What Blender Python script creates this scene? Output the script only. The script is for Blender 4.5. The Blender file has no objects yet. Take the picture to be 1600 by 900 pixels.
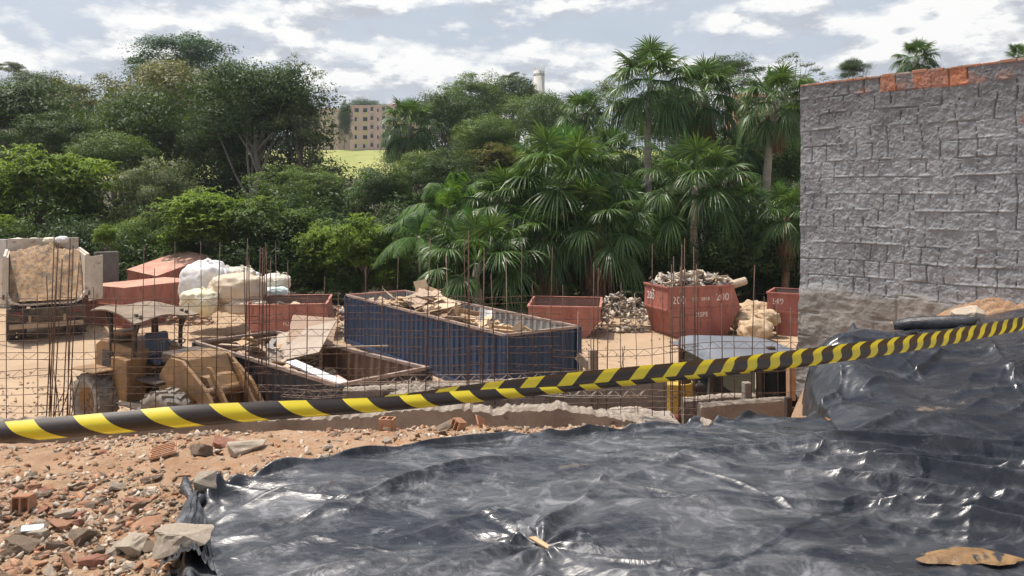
import bpy, bmesh, math, random
import numpy as np
from mathutils import Vector, Matrix, noise as mnoise
R = math.radians
rnd = random.Random(7)
C = bpy.context.scene.collection
SC = bpy.context.scene

# ---------------------------------------------------------------- camera
F, HC, HY = 1180.0, 4.6, 320.0        # focal (px of 1600), eye height above the yard, horizon row
cam_d = bpy.data.cameras.new('camera'); cam = bpy.data.objects.new('camera', cam_d); C.objects.link(cam)
cam.location = (0, 0, HC); cam.rotation_euler = (R(90), 0, 0)
cam_d.sensor_width = 36; cam_d.lens = 36 * F / 1600; cam_d.shift_y = (HY - 450) / 1600
cam_d.clip_start = .05; cam_d.clip_end = 3000
SC.camera = cam
# ---------------------------------------------------------------- light
SUN_AZ, SUN_EL = -66.0, 68.0            # azimuth from +Y (clockwise), elevation
sd = Vector((math.sin(R(SUN_AZ)) * math.cos(R(SUN_EL)), math.cos(R(SUN_AZ)) * math.cos(R(SUN_EL)), math.sin(R(SUN_EL))))
sl = bpy.data.lights.new('sun', 'SUN'); sl.energy = 4.8; sl.angle = R(.6); sl.color = (1, .93, .84)
so = bpy.data.objects.new('sun', sl); C.objects.link(so); so.rotation_euler = sd.to_track_quat('Z', 'Y').to_euler()
SC.view_settings.view_transform = 'Standard'; SC.view_settings.look = 'None'
SC.view_settings.exposure = 0.0; SC.view_settings.gamma = 1
w = bpy.data.worlds.new('World'); SC.world = w; w.use_nodes = True
SC.cycles.max_bounces = 6; SC.cycles.diffuse_bounces = 3; SC.cycles.glossy_bounces = 3
SC.cycles.transparent_max_bounces = 6; SC.cycles.transmission_bounces = 3
SC.cycles.use_denoising = True


class NT:
    """tiny node-tree writer"""
    def __init__(s, t): s.t = t; t.nodes.clear()
    def n(s, kind, **kw):
        nd = s.t.nodes.new(kind)
        for k, v in kw.items():
            if k.startswith('i_'):
                key = k[2:]; key = int(key) if key.isdigit() else key.replace('_', ' ')
                if hasattr(v, 'is_output') or isinstance(v, bpy.types.NodeSocket): s.t.links.new(v, nd.inputs[key])
                else: nd.inputs[key].default_value = v
            else: setattr(nd, k, v)
        return nd
    def m(s, op, a, b=0.0, c=None, clamp=False):
        nd = s.n('ShaderNodeMath', operation=op, use_clamp=clamp)
        for i, v in enumerate((a, b, c)):
            if v is None: continue
            if isinstance(v, (int, float)): nd.inputs[i].default_value = v
            else: s.t.links.new(v, nd.inputs[i])
        return nd.outputs[0]
    def ramp(s, f, pts, interp='LINEAR'):
        nd = s.n('ShaderNodeValToRGB'); cr = nd.color_ramp; cr.interpolation = interp
        while len(cr.elements) < len(pts): cr.elements.new(.5)
        for e, (p, c) in zip(cr.elements, pts):
            e.position = p; e.color = (c, c, c, 1) if isinstance(c, (int, float)) else (*c, 1)
        s.t.links.new(f, nd.inputs[0]); return nd.outputs[0]
    def mix(s, f, a, b, blend='MIX'):
        nd = s.n('ShaderNodeMix', data_type='RGBA', blend_type=blend)
        for i, v in ((0, f), (6, a), (7, b)):
            if isinstance(v, (int, float)): nd.inputs[i].default_value = v
            elif isinstance(v, tuple): nd.inputs[i].default_value = (*v, 1)[:4]
            else: s.t.links.new(v, nd.inputs[i])
        return nd.outputs[2]
    def noise(s, vec, scale, detail=4, rough=.55, dist=0, out=0):
        return s.n('ShaderNodeTexNoise', i_Vector=vec, i_Scale=scale, i_Detail=detail, i_Roughness=rough, i_Distortion=dist).outputs[out]


def build_sky():
    t = NT(w.node_tree)
    sky = t.n('ShaderNodeTexSky', sky_type='NISHITA', sun_disc=False)
    sky.sun_elevation = R(SUN_EL); sky.sun_rotation = R(SUN_AZ); sky.dust_density = 2.5; sky.air_density = 1.2
    tc = t.n('ShaderNodeTexCoord').outputs['Generated']
    xyz = t.n('ShaderNodeSeparateXYZ', i_0=tc)
    az = t.m('ARCTAN2', xyz.outputs[0], xyz.outputs[1])
    z = xyz.outputs[2]
    zz = t.m('MULTIPLY', t.m('MAXIMUM', z, 0.0), 2.35)
    def pos(dz):
        return t.n('ShaderNodeCombineXYZ', i_0=az, i_1=t.m('ADD', zz, dz), i_2=3.3).outputs[0]
    p0, p1 = pos(0.0), pos(.055)
    n0 = t.noise(p0, 6.2, 10, .58, 0); n1 = t.noise(p1, 6.2, 8, .58, 0)
    big = t.noise(p0, 1.9, 2, .5)
    dens = t.m('ADD', n0, t.m('MULTIPLY', t.m('SUBTRACT', big, .5), .35))
    cov = t.ramp(dens, [(.40, 0.0), (.50, 1.0)])
    top = t.m('ADD', t.m('MULTIPLY', t.m('SUBTRACT', n0, n1), 7.0), .50, clamp=True)
    ccol = t.ramp(top, [(.15, (5.2, 5.5, 6.1)), (.5, (7.6, 7.8, 8.1)), (.78, (10.3, 10.3, 10.1))])
    thin = t.ramp(t.noise(p0, 2.6, 5, .6, .4), [(.3, 0.7), (.7, 1.0)])
    base = t.mix(thin, sky.outputs[0], (6.1, 6.75, 7.7))
    lit = t.mix(cov, base, ccol)
    # high overhead the cover thins out to blue sky
    high = t.ramp(z, [(.32, 0.0), (.62, 1.0)])
    fin = t.mix(t.m('MULTIPLY', high, .9), lit, sky.outputs[0])
    dt = t.n('ShaderNodeVectorMath', operation='DOT_PRODUCT'); t.t.links.new(tc, dt.inputs[0]); dt.inputs[1].default_value = sd
    glow = t.m('ADD', t.m('MULTIPLY', t.m('POWER', t.m('MAXIMUM', dt.outputs['Value'], 0.0), 14.0), 3.2), 1.0)   # glow added to the sky round the sun, for broad glints on plastic
    fin = t.mix(1.0, fin, t.n('ShaderNodeCombineColor', i_0=glow, i_1=glow, i_2=glow).outputs[0], 'MULTIPLY')
    bg = t.n('ShaderNodeBackground', i_Color=fin, i_Strength=.1)
    t.n('ShaderNodeOutputWorld', i_Surface=bg.outputs[0])
build_sky()


# ---------------------------------------------------------------- helpers
def P(px, py, d): return Vector(((px - 800) / F * d, d, HC - (py - HY) / F * d))

_tab = np.random.RandomState(3).rand(256, 256)
def vn(x, y, s=0):
    x = np.asarray(x, float) + s * 17.3; y = np.asarray(y, float) + s * 31.7
    xi = np.floor(x).astype(int); yi = np.floor(y).astype(int); fx = x - xi; fy = y - yi
    fx = fx * fx * (3 - 2 * fx); fy = fy * fy * (3 - 2 * fy)
    g = lambda a, b: _tab[a & 255, b & 255]
    return (g(xi, yi) * (1 - fx) + g(xi + 1, yi) * fx) * (1 - fy) + (g(xi, yi + 1) * (1 - fx) + g(xi + 1, yi + 1) * fx) * fy
def fbm(x, y, o=4, s=0, g=.5):
    r = 0; a = 1; t = 0
    for i in range(o):
        r = r + a * vn(np.asarray(x) * 2 ** i, np.asarray(y) * 2 ** i, s + i * 3); t += a; a *= g
    return r / t
def ridge(x, y, o=3, s=0):
    r = 0; a = 1; t = 0
    for i in range(o):
        r = r + a * (1 - np.abs(2 * vn(np.asarray(x) * 2 ** i, np.asarray(y) * 2 ** i, s + i * 5) - 1)) ** 2; t += a; a *= .5
    return r / t
def sst(a, b, x):
    t = np.clip((np.asarray(x, float) - a) / (b - a), 0, 1); return t * t * (3 - 2 * t)


def M(name, c1, c2=None, scale=3.0, rough=.8, bump=0.0, bscale=20.0, metal=0.0, lo=.35, hi=.65, c3=None, s3=40.0, t3=.62, spec=.5, detail=5, stretch=None, rough2=None, coat=0.0):
    m = bpy.data.materials.new(name); m.use_nodes = True; t = NT(m.node_tree)
    tc = t.n('ShaderNodeTexCoord').outputs['Object']
    if stretch: tc = t.n('ShaderNodeMapping', i_Vector=tc, i_Scale=stretch).outputs[0]
    bs = t.n('ShaderNodeBsdfPrincipled', i_Roughness=rough, i_Metallic=metal)
    bs.inputs['Specular IOR Level'].default_value = spec; bs.inputs['Coat Weight'].default_value = coat
    col = None
    if c2:
        f = t.ramp(t.noise(tc, scale, detail, .6), [(lo, 0.0), (hi, 1.0)])
        col = t.mix(f, c1, c2)
        if rough2 is not None:
            t.t.links.new(t.m('ADD', t.m('MULTIPLY', f, rough2 - rough), rough), bs.inputs['Roughness'])
    if c3:
        f3 = t.ramp(t.noise(tc, s3, 3, .6), [(t3, 0.0), (t3 + .06, 1.0)])
        col = t.mix(f3, col if col is not None else c1, c3)
    if col is not None: t.t.links.new(col, bs.inputs['Base Color'])
    else: bs.inputs['Base Color'].default_value = (*c1, 1)
    if bump:
        b = t.n('ShaderNodeBump', i_Strength=bump, i_Distance=.02, i_Height=t.noise(tc, bscale, 6, .65))
        t.t.links.new(b.outputs[0], bs.inputs['Normal'])
    t.n('ShaderNodeOutputMaterial', i_Surface=bs.outputs[0])
    return m

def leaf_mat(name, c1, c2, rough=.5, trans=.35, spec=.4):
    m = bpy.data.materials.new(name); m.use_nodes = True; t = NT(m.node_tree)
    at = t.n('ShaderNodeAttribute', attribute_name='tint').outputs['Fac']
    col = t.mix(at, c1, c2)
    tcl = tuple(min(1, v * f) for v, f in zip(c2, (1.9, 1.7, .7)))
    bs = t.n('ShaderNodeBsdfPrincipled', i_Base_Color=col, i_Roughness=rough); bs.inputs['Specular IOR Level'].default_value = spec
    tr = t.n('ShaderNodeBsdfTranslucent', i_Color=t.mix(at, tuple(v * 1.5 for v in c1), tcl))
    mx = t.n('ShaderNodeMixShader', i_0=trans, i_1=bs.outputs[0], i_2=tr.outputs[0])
    t.n('ShaderNodeOutputMaterial', i_Surface=mx.outputs[0])
    return m


def mesh_np(name, V, Fc, mats, mi=None, tint=None, smooth=False, nrm=None):
    me = bpy.data.meshes.new(name)
    V = np.asarray(V, np.float32); Fc = np.asarray(Fc, np.int32); k = Fc.shape[1]
    me.vertices.add(len(V)); me.vertices.foreach_set('co', V.ravel())
    me.loops.add(Fc.size); me.loops.foreach_set('vertex_index', Fc.ravel())
    me.polygons.add(len(Fc)); me.polygons.foreach_set('loop_start', np.arange(0, Fc.size, k, dtype=np.int32))
    me.polygons.foreach_set('loop_total', np.full(len(Fc), k, np.int32))
    if mi is not None: me.polygons.foreach_set('material_index', np.asarray(mi, np.int32))
    if smooth: me.polygons.foreach_set('use_smooth', np.ones(len(Fc), bool))
    for m in (mats if isinstance(mats, (list, tuple)) else [mats]): me.materials.append(m)
    if tint is not None:
        a = me.attributes.new('tint', 'FLOAT', 'POINT'); a.data.foreach_set('value', np.asarray(tint, np.float32))
    me.update(calc_edges=True)
    if nrm is not None:
        me.polygons.foreach_set('use_smooth', np.ones(len(Fc), bool)); me.normals_split_custom_set_from_vertices([tuple(v) for v in nrm])
    else: me.validate()
    return me

def link(name, me, parent=None, loc=(0, 0, 0), rot=(0, 0, 0), scale=(1, 1, 1)):
    o = bpy.data.objects.new(name, me); C.objects.link(o); o.location = loc; o.rotation_euler = rot; o.scale = scale
    if parent: o.parent = parent
    return o
def tag(o, label=None, cat=None, group=None, kind=None):
    if label: o['label'] = label
    if cat: o['category'] = cat
    if group: o['group'] = group
    if kind: o['kind'] = kind
    return o
def empty(name, loc=(0, 0, 0), rz=0, label=None, cat=None, group=None, rot=None):
    o = bpy.data.objects.new(name, None); C.objects.link(o); o.location = loc
    o.rotation_euler = rot or (0, 0, rz); o.empty_display_size = .2
    return tag(o, label, cat, group)
def copy_tree(o, parent=None):
    c = o.copy(); C.objects.link(c); c.parent = parent
    for k in ('label', 'group'):
        if parent is None and k in c: del c[k]
    for ch in list(o.children): copy_tree(ch, c)
    return c


class MB:
    def __init__(s): s.v = []; s.f = []; s.m = []; s.sm = []; s.cur = 0
    def add(s, vs, fs, sm=False, mat=None):
        b = len(s.v); s.v += [tuple(v) for v in vs]
        for f in fs: s.f.append(tuple(i + b for i in f)); s.m.append(s.cur if mat is None else mat); s.sm.append(sm)
    def hexa(s, c, mat=None):     # 8 corners: bottom 4 (ccw), top 4
        s.add(c, [(0, 3, 2, 1), (4, 5, 6, 7), (0, 1, 5, 4), (1, 2, 6, 5), (2, 3, 7, 6), (3, 0, 4, 7)], mat=mat)
    def box(s, c, size, rot=None, mat=None):
        x, y, z = (a / 2 for a in size); pts = [(-x, -y, -z), (x, -y, -z), (x, y, -z), (-x, y, -z), (-x, -y, z), (x, -y, z), (x, y, z), (-x, y, z)]
        Mx = rot if rot is not None else Matrix.Identity(3)
        s.hexa([Vector(c) + Mx @ Vector(p) for p in pts], mat)
    def bar(s, a, b, wd, ht=None, mat=None, up=(0, 0, 1)):
        a, b = Vector(a), Vector(b); d = b - a; L = d.length
        if L < 1e-6: return
        d /= L; u = Vector(up)
        if abs(d.dot(u)) > .98: u = Vector((1, 0, 0))
        x = d.cross(u).normalized(); z = x.cross(d)
        Mx = Matrix((x, d, z)).transposed()
        s.box((a + b) / 2, (wd, L, ht or wd), Mx, mat)
    def tube(s, pts, r, n=6, mat=None, cap=True, sm=True):
        pts = [Vector(p) for p in pts]; rs = r if isinstance(r, (list, tuple)) else [r] * len(pts)
        vs = []; prev = None
        for i, p in enumerate(pts):
            d = (pts[min(i + 1, len(pts) - 1)] - pts[max(i - 1, 0)]).normalized()
            if prev is None:
                u = Vector((0, 0, 1)) if abs(d.z) < .9 else Vector((1, 0, 0)); x = d.cross(u).normalized()
            else: x = (prev - d * prev.dot(d)).normalized()
            prev = x; y = d.cross(x)
            for k in range(n):
                a = 2 * math.pi * k / n; vs.append(p + (x * math.cos(a) + y * math.sin(a)) * rs[i])
        fs = [(i * n + k, i * n + (k + 1) % n, (i + 1) * n + (k + 1) % n, (i + 1) * n + k) for i in range(len(pts) - 1) for k in range(n)]
        s.add(vs, fs, sm, mat)
        if cap:
            b = len(s.v) - len(vs)
            for f in (tuple(range(b + n - 1, b - 1, -1)), tuple(range(len(s.v) - n, len(s.v)))):
                s.f.append(f); s.m.append(s.cur if mat is None else mat); s.sm.append(False)
    def prism(s, pts, axis, a, b, mat=None):   # polygon (2D) extruded along axis 0/1/2 from a to b
        n = len(pts)
        def mk(p, t): q = [p[0], p[1]]; q.insert(axis, t); return q
        s.add([mk(p, a) for p in pts] + [mk(p, b) for p in pts],
              [tuple(range(n - 1, -1, -1)), tuple(range(n, 2 * n))] + [(i, (i + 1) % n, (i + 1) % n + n, i + n) for i in range(n)], mat=mat)
    def lathe(s, prof, n=24, axis='z', c=(0, 0, 0), mat=None, sm=True):
        vs = []
        for r_, h in prof:
            for k in range(n):
                a = 2 * math.pi * k / n; p = (r_ * math.cos(a), r_ * math.sin(a), h)
                if axis == 'y': p = (p[0], p[2], p[1])
                if axis == 'x': p = (p[2], p[0], p[1])
                vs.append(Vector(c) + Vector(p))
        s.add(vs, [(i * n + k, i * n + (k + 1) % n, (i + 1) * n + (k + 1) % n, (i + 1) * n + k) for i in range(len(prof) - 1) for k in range(n)], sm, mat)
    def build(s, name, mats, parent=None, bevel=0.0, **kw):
        me = bpy.data.meshes.new(name); me.from_pydata(s.v, [], s.f)
        for m in (mats if isinstance(mats, (list, tuple)) else [mats]): me.materials.append(m)
        me.polygons.foreach_set('material_index', s.m); me.polygons.foreach_set('use_smooth', s.sm)
        bm = bmesh.new(); bm.from_mesh(me); bmesh.ops.recalc_face_normals(bm, faces=bm.faces)
        if bevel:
            bmesh.ops.bevel(bm, geom=[e for e in bm.edges if len(e.link_faces) == 2 and e.calc_face_angle(0) > .6], offset=bevel, segments=1, affect='EDGES', clamp_overlap=True)
        bm.to_mesh(me); bm.free(); me.update()
        return link(name, me, parent, **kw)

def text_mesh(txt, size, mat, parent, loc, rot, name='lettering', ext=.003, sx=1.0):
    cu = bpy.data.curves.new('t', 'FONT'); cu.body = txt; cu.size = size; cu.extrude = ext; cu.align_x = 'CENTER'; cu.align_y = 'CENTER'; cu.resolution_u = 3
    ob = bpy.data.objects.new('t', cu); me = bpy.data.meshes.new_from_object(ob)
    bpy.data.objects.remove(ob); bpy.data.curves.remove(cu)
    me.name = name; me.materials.clear(); me.materials.append(mat)
    return link(name, me, parent, loc, rot, (sx, 1, 1))
# ---------------------------------------------------------------- materials of the setting
sand = M('sandy_yard', (.43, .31, .20), (.325, .225, .14), .45, .95, .8, 14, lo=.25, hi=.75, detail=10)
earth = M('clay_earth', (.29, .17, .095), (.395, .27, .17), 2.6, .95, 1.0, 40, c3=(.34, .185, .10), s3=11, t3=.55)
forest_floor = M('forest_floor', (.05, .05, .025), (.09, .07, .04), .5, .95, .5, 4)
hill_grass = M('hill_grass', (.22, .25, .06), (.32, .32, .10), .08, .95, .3, 2, c3=(.16, .20, .05), s3=.35, t3=.6)
conc = M('old_concrete', (.20, .165, .135), (.31, .27, .225), 2.5, .9, .8, 30, c3=(.12, .09, .075), s3=3.3, t3=.62)
conc_light = M('broken_concrete', (.34, .29, .23), (.46, .40, .33), 6, .95, 1.0, 40)

# ---------------------------------------------------------------- heights
def tps(pts):
    A = np.array(pts, float); X = A[:, :2]; n = len(X)
    r2 = ((X[:, None] - X[None]) ** 2).sum(-1); K = np.where(r2 > 0, .5 * r2 * np.log(r2 + 1e-12), 0) + np.eye(n) * .02
    Q = np.c_[np.ones(n), X]; L = np.block([[K, Q], [Q.T, np.zeros((3, 3))]])
    c = np.linalg.solve(L, np.r_[A[:, 2], 0, 0, 0])
    def f(x, y):
        x = np.asarray(x, float); y = np.asarray(y, float); o = c[n] + c[n + 1] * x + c[n + 2] * y
        for i in range(n):
            r2 = (x - X[i, 0]) ** 2 + (y - X[i, 1]) ** 2; o = o + c[i] * .5 * r2 * np.log(r2 + 1e-12)
        return o
    return f
ctrl = [(-8, 0, 3), (-4, 0, 3), (0, 0, 3), (4, 0, 3), (8, 0, 3.05), (-8, 3.2, 3), (-4, 3.2, 3), (-2.2, 3.25, 3.0), (0, 3.25, 3), (2.2, 3.25, 3), (5, 3.2, 3.02),
        (-8, 5, 2.98), (-5, 5, 2.98), (-3, 5, 2.99), (-1.7, 5.3, 3.0), (-.4, 5.5, 2.97), (.9, 5.5, 2.97), (1.6, 5.9, 2.84), (2.0, 6.2, 2.76), (1.9, 6.4, 2.70), (2.4, 6.4, 2.70), (1.2, 6.9, 2.2),
        (-8, 6.3, 2.5), (-4, 6.4, 2.5), (-1, 6.7, 2.4), (-8, 8.4, 1.9), (-4, 8.5, 1.9), (0, 8.7, 1.9), (1.5, 8.6, 1.8),
        (2.2, 7.2, 1.6), (2.4, 8, 1.1), (2.5, 9, .8), (2.2, 10, .8), (2.95, 8.8, 1.3),
        (2.75, 6.9, 2.78), (3.0, 7.5, 2.98), (3.32, 8.0, 2.93), (3.5, 8.8, 2.5), (3.6, 5.8, 2.86), (2.6, 5.3, 2.92), (3.4, 7.0, 3.06), (4.1, 8, 3.07), (5.4, 8.0, 3.25), (5.0, 7, 3.17), (4.6, 6.2, 3.02), (6.8, 8, 3.42), (6.8, 6.5, 3.3),
        (5.0, 9.4, 2.95), (5.7, 9.3, 3.2), (6.2, 9.6, 3.25), (4.4, 9.8, 2.6), (9, 8, 3.5), (9, 5, 3.3), (9, 11, 3.4), (6, 12, 2.5), (3.4, 10.5, 1.0)]
_T = tps(ctrl)
def T(x, y):
    x = np.asarray(x, float); y = np.asarray(y, float)
    z = np.minimum(_T(x, y), 3.6)
    # behind the retaining wall (left) the bank stops
    edge = np.where(x < 2.0, 8.75, 9.4 + np.clip(x - 2.0, 0, 3) * .45 + np.clip(x - 5, 0, 3) * 2)
    k = sst(0, 1, (y - edge) / 1.1)
    z = z * (1 - k) + (-.15) * k
    return z + (fbm(x * 1.6, y * 1.6, 4, 2) - .5) * .06 * (1 - k)
def hill(x, y):
    x = np.asarray(x, float); y = np.asarray(y, float)
    z = np.interp(y, [0, 45, 60, 100, 170, 205, 214, 300, 600], [0, 0, 1.0, 4.0, 12.0, 18.5, 20.2, 20.4, 24])
    return z + (fbm(x * .05, y * .05, 3, 9) - .5) * 2.0 * sst(50, 90, y) * (1 - sst(150, 200, y) * .7)

def grid(name, xs, ys, zf, mat, kind='structure', midx=None):
    X, Y = np.meshgrid(xs, ys); Z = zf(X, Y); ny, nx = X.shape
    V = np.c_[X.ravel(), Y.ravel(), Z.ravel()]
    i = np.arange(ny * nx).reshape(ny, nx); Fc = np.c_[i[:-1, :-1].ravel(), i[:-1, 1:].ravel(), i[1:, 1:].ravel(), i[1:, :-1].ravel()]
    mi = None
    if midx is not None:
        cx = V[Fc].mean(1); mi = midx(cx[:, 0], cx[:, 1])
    o = link(name, mesh_np(name, V, Fc, mat, mi, smooth=True)); return tag(o, kind=kind)

def yardz(x, y): return (fbm(x * .35, y * .35, 4, 5) - .5) * .16 * sst(10, 14, y) + (fbm(x * 3, y * 3, 3, 6) - .5) * .03
ax = np.r_[np.linspace(-900, -60, 24)[:-1], np.linspace(-60, 60, 401), np.linspace(60, 900, 24)[1:]]
ay = np.r_[np.linspace(-60, 10, 8)[:-1], np.linspace(10, 36, 131), np.linspace(36, 300, 100)[1:], np.linspace(300, 1200, 14)[1:]]
def yard_edge(x): return 33.5 + (fbm(x * .25, x * 0 + 2, 3, 4) - .5) * 3
grid('ground', ax, ay, lambda x, y: yardz(x, y) * (y < 60) + hill(x, y) - .02, [sand, forest_floor, hill_grass],
     midx=lambda x, y: np.where(y < yard_edge(x), 0, np.where((y > 150) | (x > 60), 2, 1)))
bank_ = grid('terrain', np.arange(-10, 10.01, .04), np.arange(-2, 13.4, .04),
             lambda x, y: T(x, y) + ((fbm(x * 9, y * 9, 3, 1) - .5) * .05 + (fbm(x * 30, y * 30, 2, 8) - .5) * .02) * (y < 9.5), earth)

# ---------------------------------------------------------------- foliage materials
G_ = {}
for k_, a_, b_, tr_ in (('dark', (.018, .040, .012), (.066, .115, .027), .28), ('mid', (.036, .07, .018), (.12, .19, .04), .34),
                        ('bright', (.05, .10, .02), (.20, .30, .05), .4), ('olive', (.045, .06, .02), (.18, .185, .06), .26),
                        ('blue', (.022, .055, .026), (.06, .13, .055), .25), ('dull', (.045, .07, .034), (.14, .175, .075), .3),
                        ('palm', (.022, .055, .016), (.10, .18, .042), .28), ('feather', (.03, .075, .02), (.11, .21, .045), .38), ('youngpalm', (.04, .13, .02), (.14, .34, .05), .35)):
    G_[k_] = leaf_mat('foliage_' + k_, a_, b_, trans=tr_, rough=.42 if 'palm' in k_ else .55, spec=.5 if 'palm' in k_ else .3)
dead = leaf_mat('dead_frond', (.09, .05, .032), (.26, .16, .10), .85, .15)
bark = M('bark', (.13, .105, .08), (.24, .20, .16), 3, .95, .8, 12, stretch=(1, 1, .3))
bark_pale = M('bark_pale', (.24, .21, .17), (.36, .32, .27), 2, .95, .6, 10, stretch=(1, 1, 3))
bark_brown = M('bark_fibre', (.10, .055, .035), (.20, .12, .08), 4, .95, .9, 16, stretch=(2, 2, .4))

def crown_proto(seed, nb, nl, leaf, flat=.75, spread=.75, blob=.34, rosette=0, inner=.15, stringy=0):
    rs = np.random.RandomState(seed)
    # sub-clumps over an uneven dome
    d = rs.normal(size=(nb, 3)); d /= np.linalg.norm(d, axis=1)[:, None]; d[:, 2] = np.abs(d[:, 2]) * 1.1 - .95 * (rs.rand(nb) < .42)
    rad = spread * (.55 + .45 * rs.rand(nb) ** .5)
    lump = 1 + .22 * np.sin(3 * np.arctan2(d[:, 1], d[:, 0]) + seed)
    c = d * (rad * lump)[:, None]; c[:, 2] *= flat
    br = blob * (.6 + .7 * rs.rand(nb))
    bi = rs.randint(0, nb, nl)
    q = rs.normal(size=(nl, 3)); q /= np.linalg.norm(q, axis=1)[:, None]; q[:, 2] = np.where(q[:, 2] < -.3, -q[:, 2], q[:, 2])
    r_ = np.where(rs.rand(nl) < inner, rs.rand(nl), .78 + .3 * rs.rand(nl))
    # each clump's skin is itself uneven
    wob = 1 + .25 * np.sin(q[:, 0] * 7 + bi) * np.sin(q[:, 1] * 6 + bi * 2) + .12 * np.sin(q[:, 2] * 13 + bi)
    p = c[bi] + q * (br[bi] * r_ * wob)[:, None] * np.array([1, 1, .8])
    nr_ = None
    if rosette:      # leaves gathered in star-shaped whorls
        nr = nl // rosette; ctr = p[:nr]; ids = np.repeat(np.arange(nr), rosette)[:nl]
        qq = q[:nr][ids]; p = ctr[ids]
        az = rs.rand(len(ids)) * 6.283; el = rs.uniform(-.7, .35, len(ids))
        dr = np.c_[np.cos(az) * np.cos(el), np.sin(az) * np.cos(el), np.sin(el)]
        nrm = np.cross(dr, np.c_[-np.sin(az), np.cos(az), az * 0]); bi = bi[:nr][ids]; q = qq
        nl = len(ids); L = leaf * (.8 + .6 * rs.rand(nl)); W = L * .17
        a = p; sd_ = np.c_[-np.sin(az), np.cos(az), az * 0]
        mid = a + dr * (L * .5)[:, None] + np.array([0, 0, .08]) * L[:, None]; tip = a + dr * L[:, None] - np.array([0, 0, .22]) * L[:, None]
        V = np.stack([a, mid - sd_ * W[:, None], tip, mid + sd_ * W[:, None]], 1).reshape(-1, 3)
    else:
        n_ = q + rs.normal(size=(nl, 3)) * .75 + np.array([0, 0, .25]); n_ /= np.linalg.norm(n_, axis=1)[:, None]
        u = np.cross(n_, rs.normal(size=(nl, 3))); u /= np.linalg.norm(u, axis=1)[:, None]; v_ = np.cross(n_, u)
        L = (leaf * (.6 + .8 * rs.rand(nl)))[:, None]
        V = np.stack([p - u * L, p - v_ * L * .42, p + u * L, p + v_ * L * .42], 1).reshape(-1, 3)
    Fc = np.arange(nl * 4).reshape(-1, 4)
    V4 = V.reshape(-1, 4, 3); g = np.cross(V4[:, 1] - V4[:, 0], V4[:, 3] - V4[:, 0]); g /= np.linalg.norm(g, axis=1)[:, None] + 1e-9
    qn = q * .8 + (p - 0) / (np.linalg.norm(p, axis=1)[:, None] + .3) * .5; qn /= np.linalg.norm(qn, axis=1)[:, None]
    fl = (g * qn).sum(1) < 0; V4[fl] = V4[fl][:, ::-1]; g[fl] *= -1
    nv = qn * .75 + g * .5; nv /= np.linalg.norm(nv, axis=1)[:, None]; V = V4.reshape(-1, 3)
    bt = rs.rand(nb)
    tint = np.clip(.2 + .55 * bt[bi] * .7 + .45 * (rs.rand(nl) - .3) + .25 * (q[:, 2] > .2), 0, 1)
    return V, Fc, np.repeat(tint, 4), c, np.repeat(nv, 4, 0)

PROTO = {}
for nm, a in {'dense': (1, 64, 26000, .023), 'dense_b': (2, 50, 24000, .024), 'dense_c': (8, 80, 26000, .022, .95, .8, .26)}.items(): PROTO[nm] = crown_proto(*a)
PROTO['mango'] = crown_proto(3, 60, 21000, .07, .8, .78, .30, rosette=9)
PROTO['mango_b'] = crown_proto(13, 50, 21000, .072, .8, .78, .33, rosette=9)
PROTO['sparse'] = crown_proto(4, 60, 7000, .026, .85, .88, .19)
PROTO['lacy'] = crown_proto(5, 45, 3200, .022, .9, .95, .14, inner=.6)
PROTO['shrub'] = crown_proto(6, 40, 17000, .03, .8, .72, .4)
PROTO['umbrella'] = crown_proto(7, 40, 8000, .03, .35, .9, .22)
PMESH = {}
for k_, (V, Fc, tn, c_, nv_) in PROTO.items(): PMESH[k_] = mesh_np('crown', V, Fc, G_['mid'], tint=tn, nrm=nv_)

def tree(px, py, rpx, d, proto, mat, label, cat='tree', rz=None, name='broadleaf_tree', bk=None, seed=0, group=None, trunk=True, lean=0):
    """crown centred at that place, its trunk standing on the ground below"""
    c = P(px, py, d); r = rpx / F * d; rz = (rz or rpx) / F * d
    rr = random.Random(seed + int(px * 7 + py)); gz = float(hill(c.x, d)) - .1
    bx = c.x + lean
    root = empty(name, (bx, d, gz), label=label, cat=cat, group=group)
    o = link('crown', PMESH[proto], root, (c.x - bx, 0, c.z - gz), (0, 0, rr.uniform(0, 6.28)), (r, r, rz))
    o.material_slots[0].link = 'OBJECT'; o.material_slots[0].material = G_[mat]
    if trunk:
        mb = MB(); hh = c.z - gz; tr = max(.03, r * .05)
        top = Vector((c.x - bx, 0, hh * .9))
        pts = [Vector((0, 0, -.2))]
        for k in range(1, 6):
            t = k / 5; pts.append(Vector((top.x * t + rr.uniform(-.08, .08) * r, rr.uniform(-.08, .08) * r, top.z * t)))
        mb.tube(pts, [tr * (1.35 - .8 * k / 5) for k in range(6)], 7)
        cs = PROTO[proto][3]
        for k in range(13):
            q = cs[rr.randrange(len(cs))]; a_ = o.rotation_euler.z
            e = Vector((c.x - bx + (q[0] * math.cos(a_) - q[1] * math.sin(a_)) * r, (q[0] * math.sin(a_) + q[1] * math.cos(a_)) * r, hh + q[2] * rz * .9))
            s_ = pts[rr.choice((2, 3, 4))]; m1 = s_.lerp(e, .45) + Vector((rr.uniform(-.1, .1) * r, rr.uniform(-.1, .1) * r, -.04 * r))
            mb.tube([s_, m1, e], [tr * .5, tr * .32, tr * .1], 5, cap=False)
        mb.build('trunk', bk or bark, root)
    return root

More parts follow.
